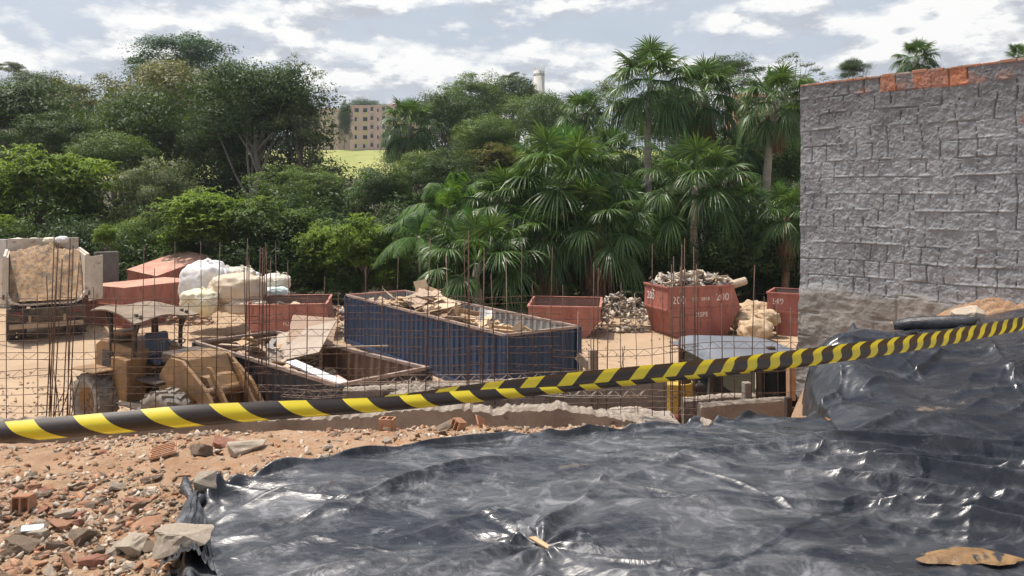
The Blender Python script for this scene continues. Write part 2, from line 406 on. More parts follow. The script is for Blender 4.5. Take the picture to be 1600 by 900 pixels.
# ---------------------------------------------------------------- palms
def fan_leaf(rs, o, dr, L, Rb, nseg, droop, out, brown=0.0, young=False):
    up = np.array([0, 0, 1.0]); s = np.cross(dr, up); ns = np.linalg.norm(s)
    s = s / ns if ns > 1e-3 else np.array([1.0, 0, 0])
    n = np.cross(s, dr)
    # petiole: bends down with length
    ts = np.linspace(0, 1, 5); pp = o + dr * (L * ts)[:, None] - up * (L * .18 * droop * ts ** 2)[:, None]
    e = pp[-1]; f = pp[-1] - pp[-2]; f /= np.linalg.norm(f); n = np.cross(s, f); n /= np.linalg.norm(n)
    V, Fc, tn = out
    wd = .028
    b = len(V)
    for q in pp:
        V.append(q - s * wd); V.append(q + s * wd); tn += [.75, .75]
    for k in range(4): Fc.append((b + 2 * k, b + 2 * k + 1, b + 2 * k + 3, b + 2 * k + 2))
    spread = R(150) if not young else R(55)
    for k in range(nseg):
        ph = -spread + 2 * spread * (k + .5) / nseg + rs.uniform(-.03, .03)
        ln = Rb * (.72 + .28 * math.cos(ph * .6)) * rs.uniform(.86, 1.08)
        d0 = math.cos(ph) * f + math.sin(ph) * s + n * .12; d0 /= np.linalg.norm(d0)
        sd = np.cross(d0, n); sd /= np.linalg.norm(sd)
        w0 = Rb * 2 * spread / nseg * .21
        dp = droop * rs.uniform(.6, 1.3); ti = float(np.clip(rs.uniform(.1, .9), 0, 1)); b = len(V)
        zig = n * (w0 * .5 * (1 if k % 2 else -1))
        for t, wv in ((.04, .25), (.4, 1.0), (.72, .7), (1.0, .06)):
            c = e + d0 * (ln * t * (1 - .16 * dp * t)) - up * (ln * .72 * dp * t ** 2.2)
            V.append(c - sd * w0 * wv + zig * wv); V.append(c + sd * w0 * wv - zig * wv); tn += [ti, ti]
        for j in range(3): Fc.append((b + 2 * j, b + 2 * j + 1, b + 2 * j + 3, b + 2 * j + 2))

def palm_crown(seed, nleaf, L, Rb, nseg=50, lo=-42, hi=84, droop=1.15):
    rs = np.random.RandomState(seed); out = ([], [], []); yo = ([], [], [])
    for k in range(nleaf):
        t = (k + .5) / nleaf; az = k * 2.39996 + rs.uniform(-.25, .25); el = R(hi + (lo - hi) * t ** .9 + rs.uniform(-7, 7))
        dr = np.array([math.cos(az) * math.cos(el), math.sin(az) * math.cos(el), math.sin(el)])
        fan_leaf(rs, np.array([math.cos(az) * .12, math.sin(az) * .12, .3 * (1 - t)]), dr, L * rs.uniform(.75, 1.12) * (.8 if t < .12 else 1), Rb * rs.uniform(.85, 1.1) * (.8 if t < .12 else 1), nseg, droop * (.25 + 1.0 * t), out if k > 1 else yo, young=(k < 2))
    V = np.array(out[0] + yo[0]); nb_ = len(out[0])
    Fc = np.array(out[1] + [tuple(i + nb_ for i in f) for f in yo[1]]); mi = [0] * len(out[1]) + [1] * len(yo[1])
    return mesh_np('crown', V, Fc, [G_['palm'], G_['youngpalm']], mi, tint=out[2] + yo[2])
def skirt_mesh(seed, n, L, Rb, h=1.2):
    rs = np.random.RandomState(seed); out = ([], [], [])
    for k in range(n):
        az = rs.uniform(0, 6.283); el = R(rs.uniform(-86, -60))
        dr = np.array([math.cos(az) * math.cos(el), math.sin(az) * math.cos(el), math.sin(el)])
        fan_leaf(rs, np.array([math.cos(az) * .15, math.sin(az) * .15, rs.uniform(-h, .05)]), dr, L * rs.uniform(.4, .9), Rb * rs.uniform(.5, .9), 16, 1.3, out)
    return mesh_np('dead_fronds', np.array(out[0]), np.array(out[1]), [dead], tint=out[2])
PC = [palm_crown(21, 31, 1.5, 1.35), palm_crown(22, 38, 1.75, 1.4, lo=-48), palm_crown(23, 24, 1.35, 1.35, lo=-30), palm_crown(24, 33, 1.9, 1.5, 54, -30, 80, 1.0)]
SK = [skirt_mesh(31, 16, 1.5, 1.2), skirt_mesh(32, 24, 1.6, 1.3, 2.2)]

def fan_palm(px, py, rpx, d, label, v=0, skirt=0, tr=.16, base_px=None, pale=True, rot=0, sunk=0.0):
    c = P(px, py, d); gz = float(hill(c.x, d)) - .1; sc = rpx / F * d / 2.75
    bx = ((base_px - 800) / F * d) if base_px else c.x
    root = empty('fan_palm', (bx, d, gz), label=label, cat='palm tree', group='fan palms behind the yard')
    link('crown', PC[v], root, (c.x - bx, 0, c.z - gz), (0, 0, rot), (sc, sc, sc))
    h = c.z - gz
    if h > .6:
        mb = MB(); pts = []; rs_ = []
        for k in range(9):
            t = k / 8; pts.append(((c.x - bx) * t ** 1.3 + .06 * math.sin(k * 1.3 + px), .05 * math.cos(k + px), h * t)); rs_.append(tr * (1.2 - .25 * t) * (1 + .04 * (k % 2)))
        mb.tube(pts, rs_, 9); mb.build('trunk', bark_pale if pale else bark_brown, root)
    if skirt: link('dead_fronds', SK[skirt - 1], root, (c.x - bx, 0, c.z - gz), (0, 0, rot * 2), (sc * .85, sc * .85, sc))
    return root

def feather_crown(seed, n, L, elo=5, ehi=80):
    rs = np.random.RandomState(seed); V, Fc, tn = [], [], []
    up = np.array([0, 0, 1.0])
    for k in range(n):
        az = k * 2.39996 + rs.uniform(-.3, .3); el = R(rs.uniform(elo, ehi)); l = L * rs.uniform(.75, 1.1)
        dr = np.array([math.cos(az) * math.cos(el), math.sin(az) * math.cos(el), math.sin(el)]); s = np.array([-math.sin(az), math.cos(az), 0])
        ts = np.linspace(0, 1, 44); bend = rs.uniform(.45, .8)
        pp = dr * (l * ts)[:, None] - up * (l * bend * ts ** 2.2)[:, None]
        for j in range(43):
            b = len(V); w = .03 * (1 - ts[j] * .8)
            V += [pp[j] - s * w, pp[j] + s * w, pp[j + 1] + s * w, pp[j + 1] - s * w]; tn += [.9] * 4; Fc.append((b, b + 1, b + 2, b + 3))
            if j < 4: continue
            for sg in (-1, 1):
                ll = .62 * math.sin(math.pi * min(1, .15 + ts[j] * .85)) ** .6 * rs.uniform(.85, 1.1) * L / 3
                tan = pp[j + 1] - pp[j]; tan /= np.linalg.norm(tan)
                dd = s * sg * .72 + tan * .5 - up * rs.uniform(.1, .35); dd /= np.linalg.norm(dd)
                wv = tan * .032 * L / 3; q0 = pp[j]; q1 = q0 + dd * ll * .55; q2 = q0 + dd * ll - up * ll * rs.uniform(.35, .6)
                b = len(V); ti = rs.uniform(.1, .9)
                V += [q0 - wv * .4, q0 + wv * .4, q1 + wv, q1 - wv, q2 + wv * .1, q2 - wv * .1]; tn += [ti] * 6
                Fc += [(b, b + 1, b + 2, b + 3), (b + 3, b + 2, b + 4, b + 5)]
    return mesh_np('crown', np.array(V), np.array(Fc), [G_['feather']], tint=tn)
FC = [feather_crown(41, 11, 3.4, 20, 82), feather_crown(42, 9, 3.0, 0, 75)]
def feather_palm(px, py, d, sc, label, v=0, rot=0):
    c = P(px, py, d); gz = float(hill(c.x, d)) - .1
    root = empty('feather_palm', (c.x, d, gz), label=label, cat='palm tree', group='feather palms')
    link('crown', FC[v], root, (0, 0, c.z - gz), (0, 0, rot), (sc, sc, sc))
    mb = MB(); mb.tube([(0, 0, 0), (.05, 0, (c.z - gz) * .5), (0, 0, c.z - gz + .1)], [.1, .08, .07], 7); mb.build('trunk', bark_pale, root)

# fan palms: pixel of the crown's heart, crown radius, distance
fan_palm(800, 325, 98, 35.5, 'fan palm with bright green young leaf, left of the big full one', 0, 0, rot=1, pale=False, tr=.22)
fan_palm(885, 292, 120, 35, 'big full fan palm with bright green upright heart in the middle of the yard edge', 1, 0, rot=2, pale=False, tr=.3)
fan_palm(930, 352, 92, 33.5, 'fan palm with a thick brown fibrous trunk behind the small open red skip', 3, 2, rot=4.2, pale=False, tr=.42)
fan_palm(850, 372, 80, 33.2, 'drooping fan palm with a dark brown trunk over the middle of the blue container', 0, 2, rot=.7, pale=False, tr=.4)
fan_palm(745, 412, 100, 31.5, 'low stemless fan palm spreading right behind the blue container', 3, 0, rot=3.4)
fan_palm(1015, 132, 82, 41, 'tallest fan palm with a slim pale trunk above the loaded red skip', 1, 0, .17, base_px=1010, rot=5)
fan_palm(1100, 150, 82, 44, 'tall fan palm with brown fruit stalks, right of the tallest one', 0, 1, .17, rot=1.2)
fan_palm(912, 180, 58, 50, 'fan palm with a ragged brown skirt of dead leaves against the sky', 2, 2, .22, rot=.4)
fan_palm(1085, 290, 92, 36, 'mid height fan palm straight above the loaded red skip', 3, 0, .17, rot=2.6)
fan_palm(1210, 158, 68, 39, 'tall fan palm with a leaning pale trunk and brown stalks beside the rough wall', 1, 1, .19, base_px=1187, rot=3.1)
fan_palm(1228, 340, 62, 34.5, 'small fan palm half hidden by the edge of the rough wall', 3, 1, .16, rot=2, pale=False)
fan_palm(1165, 320, 55, 39, 'short fan palm in the gap between the tall leaning palm and the mid height palm', 2, 0, .16, rot=5.5)
fan_palm(640, 195, 52, 62, 'dark fan palm standing alone right of the pink apartment block', 1, 1, .2, rot=1.9)
fan_palm(1432, 92, 42, 52, 'fan palm whose crown rises above the top of the rough wall', 0, 0, .2, rot=1)
fan_palm(1594, 92, 34, 52, 'fan palm peeping over the top of the wall at the edge of the photo', 2, 0, .2, rot=2)
fan_palm(960, 240, 60, 46, 'shaded fan palm below the tallest palm, right of the skirted one', 2, 1, .2, rot=2.2)
fan_palm(880, 235, 52, 48, 'shaded fan palm below the skirted one', 0, 0, .18, rot=.2)
fan_palm(985, 330, 62, 42, 'dark fan palm deep in shade right of the big full one', 1, 0, .18, rot=.9)
fan_palm(1150, 235, 55, 45, 'shaded fan palm under the fruiting tall one', 2, 1, .18, rot=1.7)
feather_palm(700, 330, 36, 1.15, 'feather palm with long arching fronds left of the fan palm group', 0, .3)
feather_palm(655, 372, 34.5, 1.0, 'feather palm with drooping fronds above the bright mango tree', 1, 2.0)
feather_palm(712, 390, 34, .85, 'short feather palm behind the low stemless fan palm', 1, 4.0)
feather_palm(575, 292, 52, 1.0, 'thin feather palm in front of the grass hill', 1, 1.0)
feather_palm(880, 440, 33.8, .5, 'young feather palm in the shade of the brown trunks', 1, 3)

L_ = tree
L_(15, 195, 115, 62, 'dense', 'dark', 'large dark tree rising at the left edge of the photo', rz=85)
L_(70, 150, 60, 88, 'dense_b', 'dark', 'dark far tree over the left skyline beside the thin olive one', rz=42)
L_(215, 215, 85, 62, 'dense', 'mid', 'mid green tree under the yellowish flowering crown', rz=70)
L_(90, 225, 75, 56, 'dense_c', 'dark', 'shaded dark tree between the bright mango and the left edge tree', rz=50)
L_(455, 190, 62, 62, 'dense_b', 'dark', 'dark tree behind the airy thin leaved one', rz=60)
L_(15, 108, 26, 90, 'umbrella', 'dull', 'thin flat topped tree seen over the large dark tree', rz=22)
L_(70, 305, 105, 41, 'mango', 'bright', 'bright mango tree with rounded crown behind the dump truck', cat='mango tree', name='mango_tree', rz=82)
L_(-60, 330, 90, 40, 'mango_b', 'bright', 'mango tree cut by the left edge of the photo', cat='mango tree', name='mango_tree')
L_(5, 375, 40, 37, 'mango_b', 'bright', 'small bright mango bush left behind the dump truck', cat='bush', name='mango_bush')
L_(155, 175, 72, 78, 'sparse', 'olive', 'thin olive tree with pale stems between the large dark tree and the yellow flowering one', rz=62, bk=bark_pale)
L_(285, 105, 96, 88, 'dense_c', 'blue', 'broad blue green tree, highest crown on the left skyline', rz=58)
L_(262, 190, 108, 68, 'dense_b', 'olive', 'large tree with yellowish flowering crown', rz=108)
L_(400, 175, 112, 58, 'dense', 'dark', 'very large dark tree with pale bare limbs left of the apartments', rz=98, bk=bark_pale)
L_(350, 240, 85, 60, 'dense_c', 'dark', 'dark tree in the shade below the yellowish flowering one', rz=75)
L_(470, 150, 58, 60, 'lacy', 'dull', 'airy thin leaved tree against the sky left of the apartments', rz=66, bk=bark_pale)
L_(470, 225, 58, 57, 'sparse', 'dull', 'loose dull green tree in front of the hidden apartment block', rz=62)
L_(180, 255, 80, 55, 'dense_b', 'mid', 'mid green tree behind the bright mango tree', rz=55)
L_(240, 320, 82, 44, 'dense_c', 'dull', 'grey green tree with a glossy crown right of the bright mango tree', rz=75)
L_(330, 350, 88, 37, 'mango', 'bright', 'bright spreading tree with radiating pale stems behind the white sacks', cat='tree', rz=62, bk=bark_pale)
L_(430, 372, 80, 37, 'mango_b', 'mid', 'open branched tree behind the sacks, right of the spreading one', rz=65, bk=bark_pale)
L_(488, 305, 66, 50, 'dense_c', 'mid', 'round mid green tree below the grass hill', rz=48)
L_(445, 300, 60, 47, 'sparse', 'mid', 'loose tree in the gap under the very large dark tree', rz=45)
L_(572, 395, 66, 35, 'mango_b', 'bright', 'bright leafy mango tree behind the far end of the blue container', cat='mango tree', name='mango_tree', rz=62)
L_(510, 400, 55, 36, 'mango', 'bright', 'leafy mango tree behind the long red skip', cat='mango tree', name='mango_tree', rz=60)
L_(600, 300, 55, 48, 'shrub', 'dark', 'dark tree below the lone fan palm', rz=50)
L_(655, 280, 52, 56, 'dense_b', 'mid', 'green tree at the foot of the lone fan palm', rz=50)
L_(700, 195, 72, 82, 'dense', 'dark', 'forest tree left in the middle skyline group', rz=66)
L_(742, 165, 66, 92, 'dense_c', 'mid', 'highest tree of the middle skyline group', rz=52)
L_(800, 160, 52, 96, 'dense_b', 'dark', 'forest tree just left of the water tower', rz=45)
L_(800, 120, 20, 110, 'umbrella', 'dark', 'small tree crown sticking out beside the water tower', rz=14)
L_(845, 185, 62, 84, 'dense', 'mid', 'forest tree just below the water tower', rz=48)
L_(768, 222, 62, 70, 'dense_b', 'mid', 'paler round tree in the middle of the forest slope', rz=48)
L_(775, 258, 48, 55, 'mango_b', 'olive', 'yellow green tree top above the fan palm group', rz=36)
L_(860, 250, 60, 60, 'shrub', 'mid', 'bushy tree behind the fan palm group', rz=50)
L_(960, 165, 60, 75, 'sparse', 'dull', 'loose tree between the skirted palm and the tallest palm', rz=45)
L_(1060, 180, 62, 68, 'dense', 'dark', 'dark tree behind the two tall palms', rz=60)
L_(1140, 118, 55, 80, 'dense_c', 'dark', 'dark tree crown on the skyline right of the tall palms', rz=32)
L_(1235, 125, 62, 78, 'lacy', 'dull', 'lacy flat topped tree left behind the top of the rough wall', rz=46, bk=bark_pale)
L_(1250, 150, 55, 80, 'sparse', 'dull', 'loose low tree behind the upper left corner of the rough wall', rz=36)
L_(1333, 110, 26, 70, 'dense', 'dark', 'small dark tree top over the left end of the rough wall', rz=22)
L_(1200, 260, 78, 47, 'dense_b', 'dark', 'dark broadleaf tree behind the leaning pale palm trunk', rz=70)
L_(1100, 330, 75, 46, 'dense', 'dark', 'dark broadleaf tree behind the mid height palm', rz=60)
L_(1000, 300, 80, 52, 'dense_c', 'dark', 'shady forest tree behind the palms in the middle right', rz=75)
L_(920, 300, 75, 50, 'dense', 'dark', 'shady forest tree behind the big full fan palm', rz=60)
L_(700, 290, 70, 50, 'dense_c', 'dark', 'shady tree behind the feather palms', rz=60)
L_(1340, 170, 90, 62, 'dense', 'dark', 'dark tree hidden for the most part by the rough wall', rz=50)
L_(538, 195, 13, 215, 'dense_b', 'dark', 'far tree between the two apartment blocks', rz=42)
L_(575, 172, 40, 262, 'dense', 'blue', 'far tree showing over the roof of the pink apartment block', rz=20)
L_(625, 235, 30, 160, 'dense', 'blue', 'far tree at the right corner of the pink apartment block', rz=45)
# under-storey along the edge of the yard
us = [(20, 405, 60, 36.5, 'shrub', 'dark'), (110, 395, 60, 38, 'dense', 'dark'), (165, 372, 22, 33, 'mango_b', 'bright'), (215, 385, 52, 37, 'shrub', 'mid'), (280, 412, 44, 36, 'mango', 'mid'), (350, 420, 45, 35.5, 'shrub', 'dark'),
      (475, 430, 42, 35.5, 'mango_b', 'mid'), (540, 445, 40, 35, 'shrub', 'dark'), (610, 430, 40, 35, 'shrub', 'mid'), (665, 445, 45, 35, 'dense_b', 'dark'), (745, 452, 45, 35.5, 'shrub', 'dark'), (815, 455, 40, 36, 'dense', 'dark'),
      (960, 430, 48, 36, 'shrub', 'mid'), (1010, 400, 55, 38, 'dense_b', 'dark'), (1060, 415, 50, 37, 'shrub', 'mid'), (1120, 420, 50, 37, 'dense', 'dark'), (1180, 425, 50, 37.5, 'dense_b', 'dark'), (1225, 440, 40, 36, 'shrub', 'dark'), (880, 430, 45, 38, 'dense_b', 'dark'), (1290, 420, 60, 36, 'dense', 'dark')]
ul = ['dark bush behind the white bags on the dump truck', 'shaded tree left of the grey wall stub', 'small papaya like plant beside the grey wall stub', 'green bush behind the overturned red skips',
      'leafy bush over the rear overturned skip', 'dark bush behind the tallest white sack', 'leafy bush behind the long red skip', 'dark bush between the red skip and the blue container', 'bush at the far left corner of the blue container',
      'dark bush behind the pink rail of the blue container', 'dark bush under the low stemless fan palm', 'dark bush left of the brown palm trunks', 'green bush over the grey rubble heap', 'shaded tree left of the loaded skip',
      'green bush behind the load of the tall skip', 'shaded tree between the two pale palm trunks', 'shaded tree beside the leaning palm trunk', 'dark bush behind the skip next to the wall', 'shaded bush between the brown palm trunks', 'bush hidden behind the rough wall']
for (a, b, c, d, e, f), l in zip(us, ul): L_(a, b, c, d, e, f, l, cat='bush', name='bush')
# the closed forest that fills the slope behind, too many crowns to tell apart
def forest():
    rs = np.random.RandomState(5); Vs, Fs, Ts, Ns = [], [], [], []; off = 0
    keys = ['dense', 'dense_b', 'dense_c']
    k = 0
    while k < 96:
        d = rs.uniform(60, 150); px = rs.uniform(-150, 1750)
        if d > 70 and 440 < px < 690: continue
        k += 1
        x = (px - 800) / F * d; r = rs.uniform(3.0, 5.0); g = float(hill(x, d)); top = HC + (165 if px > 640 else 190) / F * d * (.55 if 480 < px < 700 else 1)
        zc = min(g + (rs.uniform(6, 15) if px < 480 else rs.uniform(4, 12)), top - r)
        if 490 < px < 690: zc = min(zc, HC + 40 / F * d - r)
        V, Fc, tn, _, nv = PROTO[keys[k % 3]]
        sel = rs.permutation(len(Fc))[:9000]; V4 = V.reshape(-1, 4, 3)[sel] ; cc = V4.mean(1, keepdims=True); V4 = cc + (V4 - cc) * 1.2
        a = rs.uniform(0, 6.28); Rm = np.array([[math.cos(a), -math.sin(a), 0], [math.sin(a), math.cos(a), 0], [0, 0, 1]])
        W_ = V4.reshape(-1, 3) @ Rm.T * np.array([r, r, r * 1.3]) + np.array([x, d, zc])
        Vs.append(W_); Ns.append(nv.reshape(-1, 4, 3)[sel].reshape(-1, 3) @ Rm.T); Fs.append(np.arange(len(W_)).reshape(-1, 4) + off); off += len(W_); Ts.append(np.repeat(tn.reshape(-1, 4)[sel][:, 0], 4))
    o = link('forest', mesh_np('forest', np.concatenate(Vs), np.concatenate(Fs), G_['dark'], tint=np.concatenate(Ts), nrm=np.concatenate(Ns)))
    tag(o, 'closed dark green forest filling the slope behind the trees at the yard', 'forest', kind='stuff')
forest()

def undergrowth():
    rs = np.random.RandomState(15); Vs, Fs, Ts, Ns = [], [], [], []; off = 0
    V, Fc, tn, _, nv = PROTO['shrub']
    for k in range(150):
        t = k / 150; d = 35.5 + 34 * rs.rand() ** 1.5; px = rs.uniform(-120, 1700); x = (px - 800) / F * d
        r = rs.uniform(1.6, 2.8) * (d / 42); g = float(hill(x, d)); zc = g + r * rs.uniform(.3, 1.3)
        sel = rs.permutation(len(Fc))[:6500]; V4 = V.reshape(-1, 4, 3)[sel]; cc = V4.mean(1, keepdims=True); V4 = cc + (V4 - cc) * 1.1
        Vs.append(V4.reshape(-1, 3) * np.array([r * 1.3, r, r * 1.1]) + np.array([x, d, zc])); Fs.append(np.arange(len(sel) * 4).reshape(-1, 4) + off); off += len(sel) * 4
        Ns.append(nv.reshape(-1, 4, 3)[sel].reshape(-1, 3)); Ts.append(np.repeat(tn.reshape(-1, 4)[sel][:, 0], 4) * rs.uniform(.4, 1))
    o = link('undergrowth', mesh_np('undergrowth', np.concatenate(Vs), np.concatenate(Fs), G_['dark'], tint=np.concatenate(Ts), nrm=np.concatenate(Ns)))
    tag(o, 'dense dark undergrowth closing the edge of the forest behind the yard', 'undergrowth', kind='stuff')
undergrowth()
# ================================================================ rough wall on the right
def rough_wall():
    A = np.array([4.58, 12.0]); D = np.array([2.06, -2.2]); D /= np.linalg.norm(D); N = np.array([-D[1], D[0]]) * -1  # faces the camera
    if N @ A > 0: N = -N
    Lw, z0, zt = 7.0, -.1, 6.5
    us = np.arange(0, Lw - 1.4, .0105); zs = np.arange(1.2, zt + .001, .0105)
    U, Z = np.meshgrid(us, zs)
    zr = zt - Z + .012 * np.sin(U * 2.1); row = np.floor(zr / .25); fr = zr / .25 - row
    rs = np.random.RandomState(4); off = rs.rand(60) * .4; rowi = np.clip(row, 0, 59).astype(int)
    bw = np.where(row == 0, .23, .21 + .07 * off[rowi]); cu = (U + off[rowi] + .012 * np.sin(Z * 9)) / bw; col = np.floor(cu); fc = cu - col
    wob = (fbm(U * 6, Z * 6, 3, 1) - .5) * .05
    dv = np.minimum(fr, 1 - fr) * .25 + wob * .3; dh = np.minimum(fc, 1 - fc) * bw + wob * .18
    h = _tab[(rowi * 7 + 3) & 255, (col.astype(int) * 13) & 255]; h2 = _tab[(rowi * 11 + 9) & 255, (col.astype(int) * 5 + 80) & 255]
    low = sst(0.0, .16, (3.36 + .05 * np.sin(U * 3) + .25 * (fbm(U * 2, Z * 2, 3, 88) - .5)) - Z)              # the older footing course stands out below
    depth = .008 * (h - .5) + .014 * (fbm(U * 2.2, Z * 2.2, 4, 7) - .5) + .028 * (fbm(U * 15 + Z * 3, Z * 12, 5, 2, .62) - .5) + .016 * (fbm(U * 55, Z * 55, 3, 3, .7) - .5)
    gv = np.where((h2 > .38), sst(.0085, .004, dh), 0) * .036 * sst(.42, .54, fbm(U * 4, Z * 9, 2, 30) + .08)
    gh = sst(.010, .003, dv) * .02 * sst(.46, .62, fbm(U * 3, Z * 3, 3, 31))
    squeeze = np.exp(-((fr - .93 + wob * .6) / .07) ** 2) * .013 * sst(.52, .66, fbm(U * 7, Z * 5, 3, 12))     # mortar squeezed over the course
    bl = np.floor((Z + .05) / .37); bo = (U + bl * .23) / .55; bf = bo - np.floor(bo); bz = (Z + .05) / .37 - bl
    groove = np.minimum(np.minimum(bf, 1 - bf) * .55, np.minimum(bz, 1 - bz) * .37)
    lowd = .022 + .05 * (fbm(U * 1.6, Z * 1.6, 4, 22) - .4) + .03 * (fbm(U * 9, Z * 9, 5, 23) - .5) + .012 * (ridge(U * 5, Z * 9, 3, 24) - .5) - .016 * sst(.014, .003, groove + (fbm(U * 4, Z * 4, 3, 9) - .5) * .06) * sst(.40, .55, fbm(U * 1.7, Z * 1.7, 2, 29))
    dep = (depth - gv - gh + squeeze) * (1 - low) + lowd * low
    # broken left edge of the footing
    cut = sst(.16, .0, U) * low * (fbm(U * 0 + 1, Z * 2.6, 4, 15)) * .25
    Ux = U + np.where(U < .5, (1 - U / .5), 0) * ((fbm(Z * 4, Z * 0, 3, 5) - .5) * .05 * (1 - low) + low * ((fbm(Z * 2.3, Z * 0 + 4, 4, 6) - .55) * .28 - .04)); 
    Zx = Z + np.where(Z > zt - .03, (fbm(U * 6, U * 0, 3, 8) - .5) * .05, 0)
    V = np.stack([A[0] + D[0] * Ux + N[0] * dep, A[1] + D[1] * Ux + N[1] * dep, Zx], -1).reshape(-1, 3)
    ny, nx = U.shape; i = np.arange(ny * nx).reshape(ny, nx)
    Fc = np.c_[i[:-1, :-1].ravel(), i[:-1, 1:].ravel(), i[1:, 1:].ravel(), i[1:, :-1].ravel()]
    # pigment: bare orange brick in the top course and a few smears, warm footing, pale mortar on the squeezes
    bare = (row == 0) * (sst(.52, .70, fbm(U * 4, Z * 4, 4, 40)) * .4 + (h > .84) * .7) + sst(.84, .88, fbm(U * 2.5, Z * 2.5, 4, 41)) * .3
    bare = np.clip(bare, 0, 1) * (1 - low)
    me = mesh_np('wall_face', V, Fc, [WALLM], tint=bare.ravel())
    a = me.attributes.new('foot', 'FLOAT', 'POINT'); a.data.foreach_set('value', low.ravel().astype(np.float32))
    root = empty('rough_wall', (A[0], A[1], 0), label='tall grey mortar smeared brick wall with an orange top course', cat='wall')
    f = link('brick_face', me, root, (-A[0], -A[1], 0))
    mb = MB(); B = -N * .19
    def q(u, off): return (D[0] * u + B[0] * off, D[1] * u + B[1] * off)
    p = [q(.06, .42), q(Lw, .42), q(Lw, 1), q(.06, 1)]
    mb.hexa([(x, y, z0) for x, y in p] + [(x, y, zt - .03) for x, y in p]); mb.build('core', conc, root)
    cp = MB(); u = 0.0; k = 0
    while u < Lw - .2:
        l_ = .19 + .03 * rnd.random(); pp = [q(u + .008, -.06), q(u + l_, -.06), q(u + l_, 1.02), q(u + .008, 1.02)]
        zt2 = zt + rnd.uniform(.0, .02); cp.hexa([(x, y, zt - .028) for x, y in pp] + [(x, y, zt2) for x, y in pp]); u += l_ + .008
    cp.build('top_course', brick, root, bevel=.006)
brick = M('fired_clay', (.42, .17, .09), (.30, .19, .14), 7, .9, .6, 40, c3=(.34, .28, .24), s3=9, t3=.55)
WALLM = bpy.data.materials.new('mortared_wall'); WALLM.use_nodes = True
def _wm():
    t = NT(WALLM.node_tree); tc = t.n('ShaderNodeTexCoord').outputs['Object']
    g = t.mix(t.ramp(t.noise(tc, 1.6, 6, .6), [(.36, 0.0), (.64, 1.0)]), (.195, .203, .217), (.315, .325, .343))
    g = t.mix(t.ramp(t.noise(tc, 14, 5, .7), [(.45, 0.0), (.7, .6)]), g, (.38, .385, .40))
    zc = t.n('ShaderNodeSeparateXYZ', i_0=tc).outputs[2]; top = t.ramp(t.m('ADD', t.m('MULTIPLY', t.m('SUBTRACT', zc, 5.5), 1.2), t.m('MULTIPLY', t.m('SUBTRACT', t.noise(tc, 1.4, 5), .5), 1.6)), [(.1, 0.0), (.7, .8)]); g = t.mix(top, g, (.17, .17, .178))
    f = t.mix(t.ramp(t.noise(tc, 2.5, 6, .6), [(.36, 0.0), (.62, 1.0)]), (.22, .21, .195), (.335, .32, .295))
    b = t.mix(t.noise(tc, 30, 4, .6), (.36, .14, .08), (.50, .24, .15))
    c = t.mix(t.n('ShaderNodeAttribute', attribute_name='tint').outputs['Fac'], g, b)
    c = t.mix(t.n('ShaderNodeAttribute', attribute_name='foot').outputs['Fac'], c, f)
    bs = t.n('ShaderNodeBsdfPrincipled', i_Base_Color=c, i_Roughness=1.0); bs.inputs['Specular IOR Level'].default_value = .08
    bp = t.n('ShaderNodeBump', i_Strength=.9, i_Distance=.008, i_Height=t.noise(tc, 60, 6, .7)); t.t.links.new(bp.outputs[0], bs.inputs['Normal'])
    t.n('ShaderNodeOutputMaterial', i_Surface=bs.outputs[0])
_wm(); rough_wall()

# ================================================================ black plastic sheets
def plastic():
    m = bpy.data.materials.new('black_plastic'); m.use_nodes = True; t = NT(m.node_tree)
    tc = t.n('ShaderNodeTexCoord').outputs['Object']
    mp = t.n('ShaderNodeMapping', i_Vector=tc, i_Scale=(1, 2.4, 1), i_Rotation=(0, 0, .35)).outputs[0]
    d1 = t.ramp(t.noise(mp, 1.7, 10, .68, .6), [(.43, 0.0), (.60, 1.0)])
    d2 = t.ramp(t.noise(tc, 5, 12, .80, 1.2), [(.48, 0.0), (.60, 1.0)])
    d3 = t.ramp(t.noise(tc, 3.4, 8, .74, .3), [(.60, 0.0), (.645, 1.0)])
    xx = t.n('ShaderNodeSeparateXYZ', i_0=tc).outputs[0]
    clean = t.ramp(t.m('ADD', t.m('MULTIPLY', t.m('SUBTRACT', xx, 1.0), .6), t.m('MULTIPLY', t.m('SUBTRACT', t.noise(tc, 1.2, 4), .5), 1.0)), [(.1, 1.0), (.75, .30)])
    dust = t.m('MULTIPLY', t.m('ADD', t.m('MULTIPLY', d1, .26), t.m('ADD', t.m('MULTIPLY', t.m('MULTIPLY', d2, t.m('ADD', d1, .22)), .42), t.m('MULTIPLY', d3, .45)), clamp=True), clean)
    col = t.mix(dust, (.018, .020, .025), (.235, .24, .25))
    soil = t.ramp(t.noise(tc, 1.1, 7, .7, .4), [(.64, 0.0), (.70, .55)])
    col = t.mix(soil, col, (.30, .22, .15))
    gl = t.ramp(t.noise(tc, .9, 4, .6), [(.42, .12), (.62, 0.0)]); rg = t.m('ADD', t.m('ADD', .17, gl), t.m('MULTIPLY', dust, .42))
    bs = t.n('ShaderNodeBsdfPrincipled', i_Base_Color=col, i_Roughness=rg); bs.inputs['IOR'].default_value = 1.52
    def rdg(v, sc, dt, dist): return t.m('POWER', t.m('SUBTRACT', 1.0, t.m('ABSOLUTE', t.m('MULTIPLY', t.m('SUBTRACT', t.noise(v, sc, dt, .5, dist), .5), 3.0))), 2.0)
    h = t.m('ADD', rdg(mp, 4.3, 5, 1.6), t.m('MULTIPLY', t.noise(tc, 90, 5, .6), .10))
    b = t.n('ShaderNodeBump', i_Strength=.15, i_Distance=.018, i_Height=h); t.t.links.new(b.outputs[0], bs.inputs['Normal'])
    t.n('ShaderNodeOutputMaterial', i_Surface=bs.outputs[0]); return m
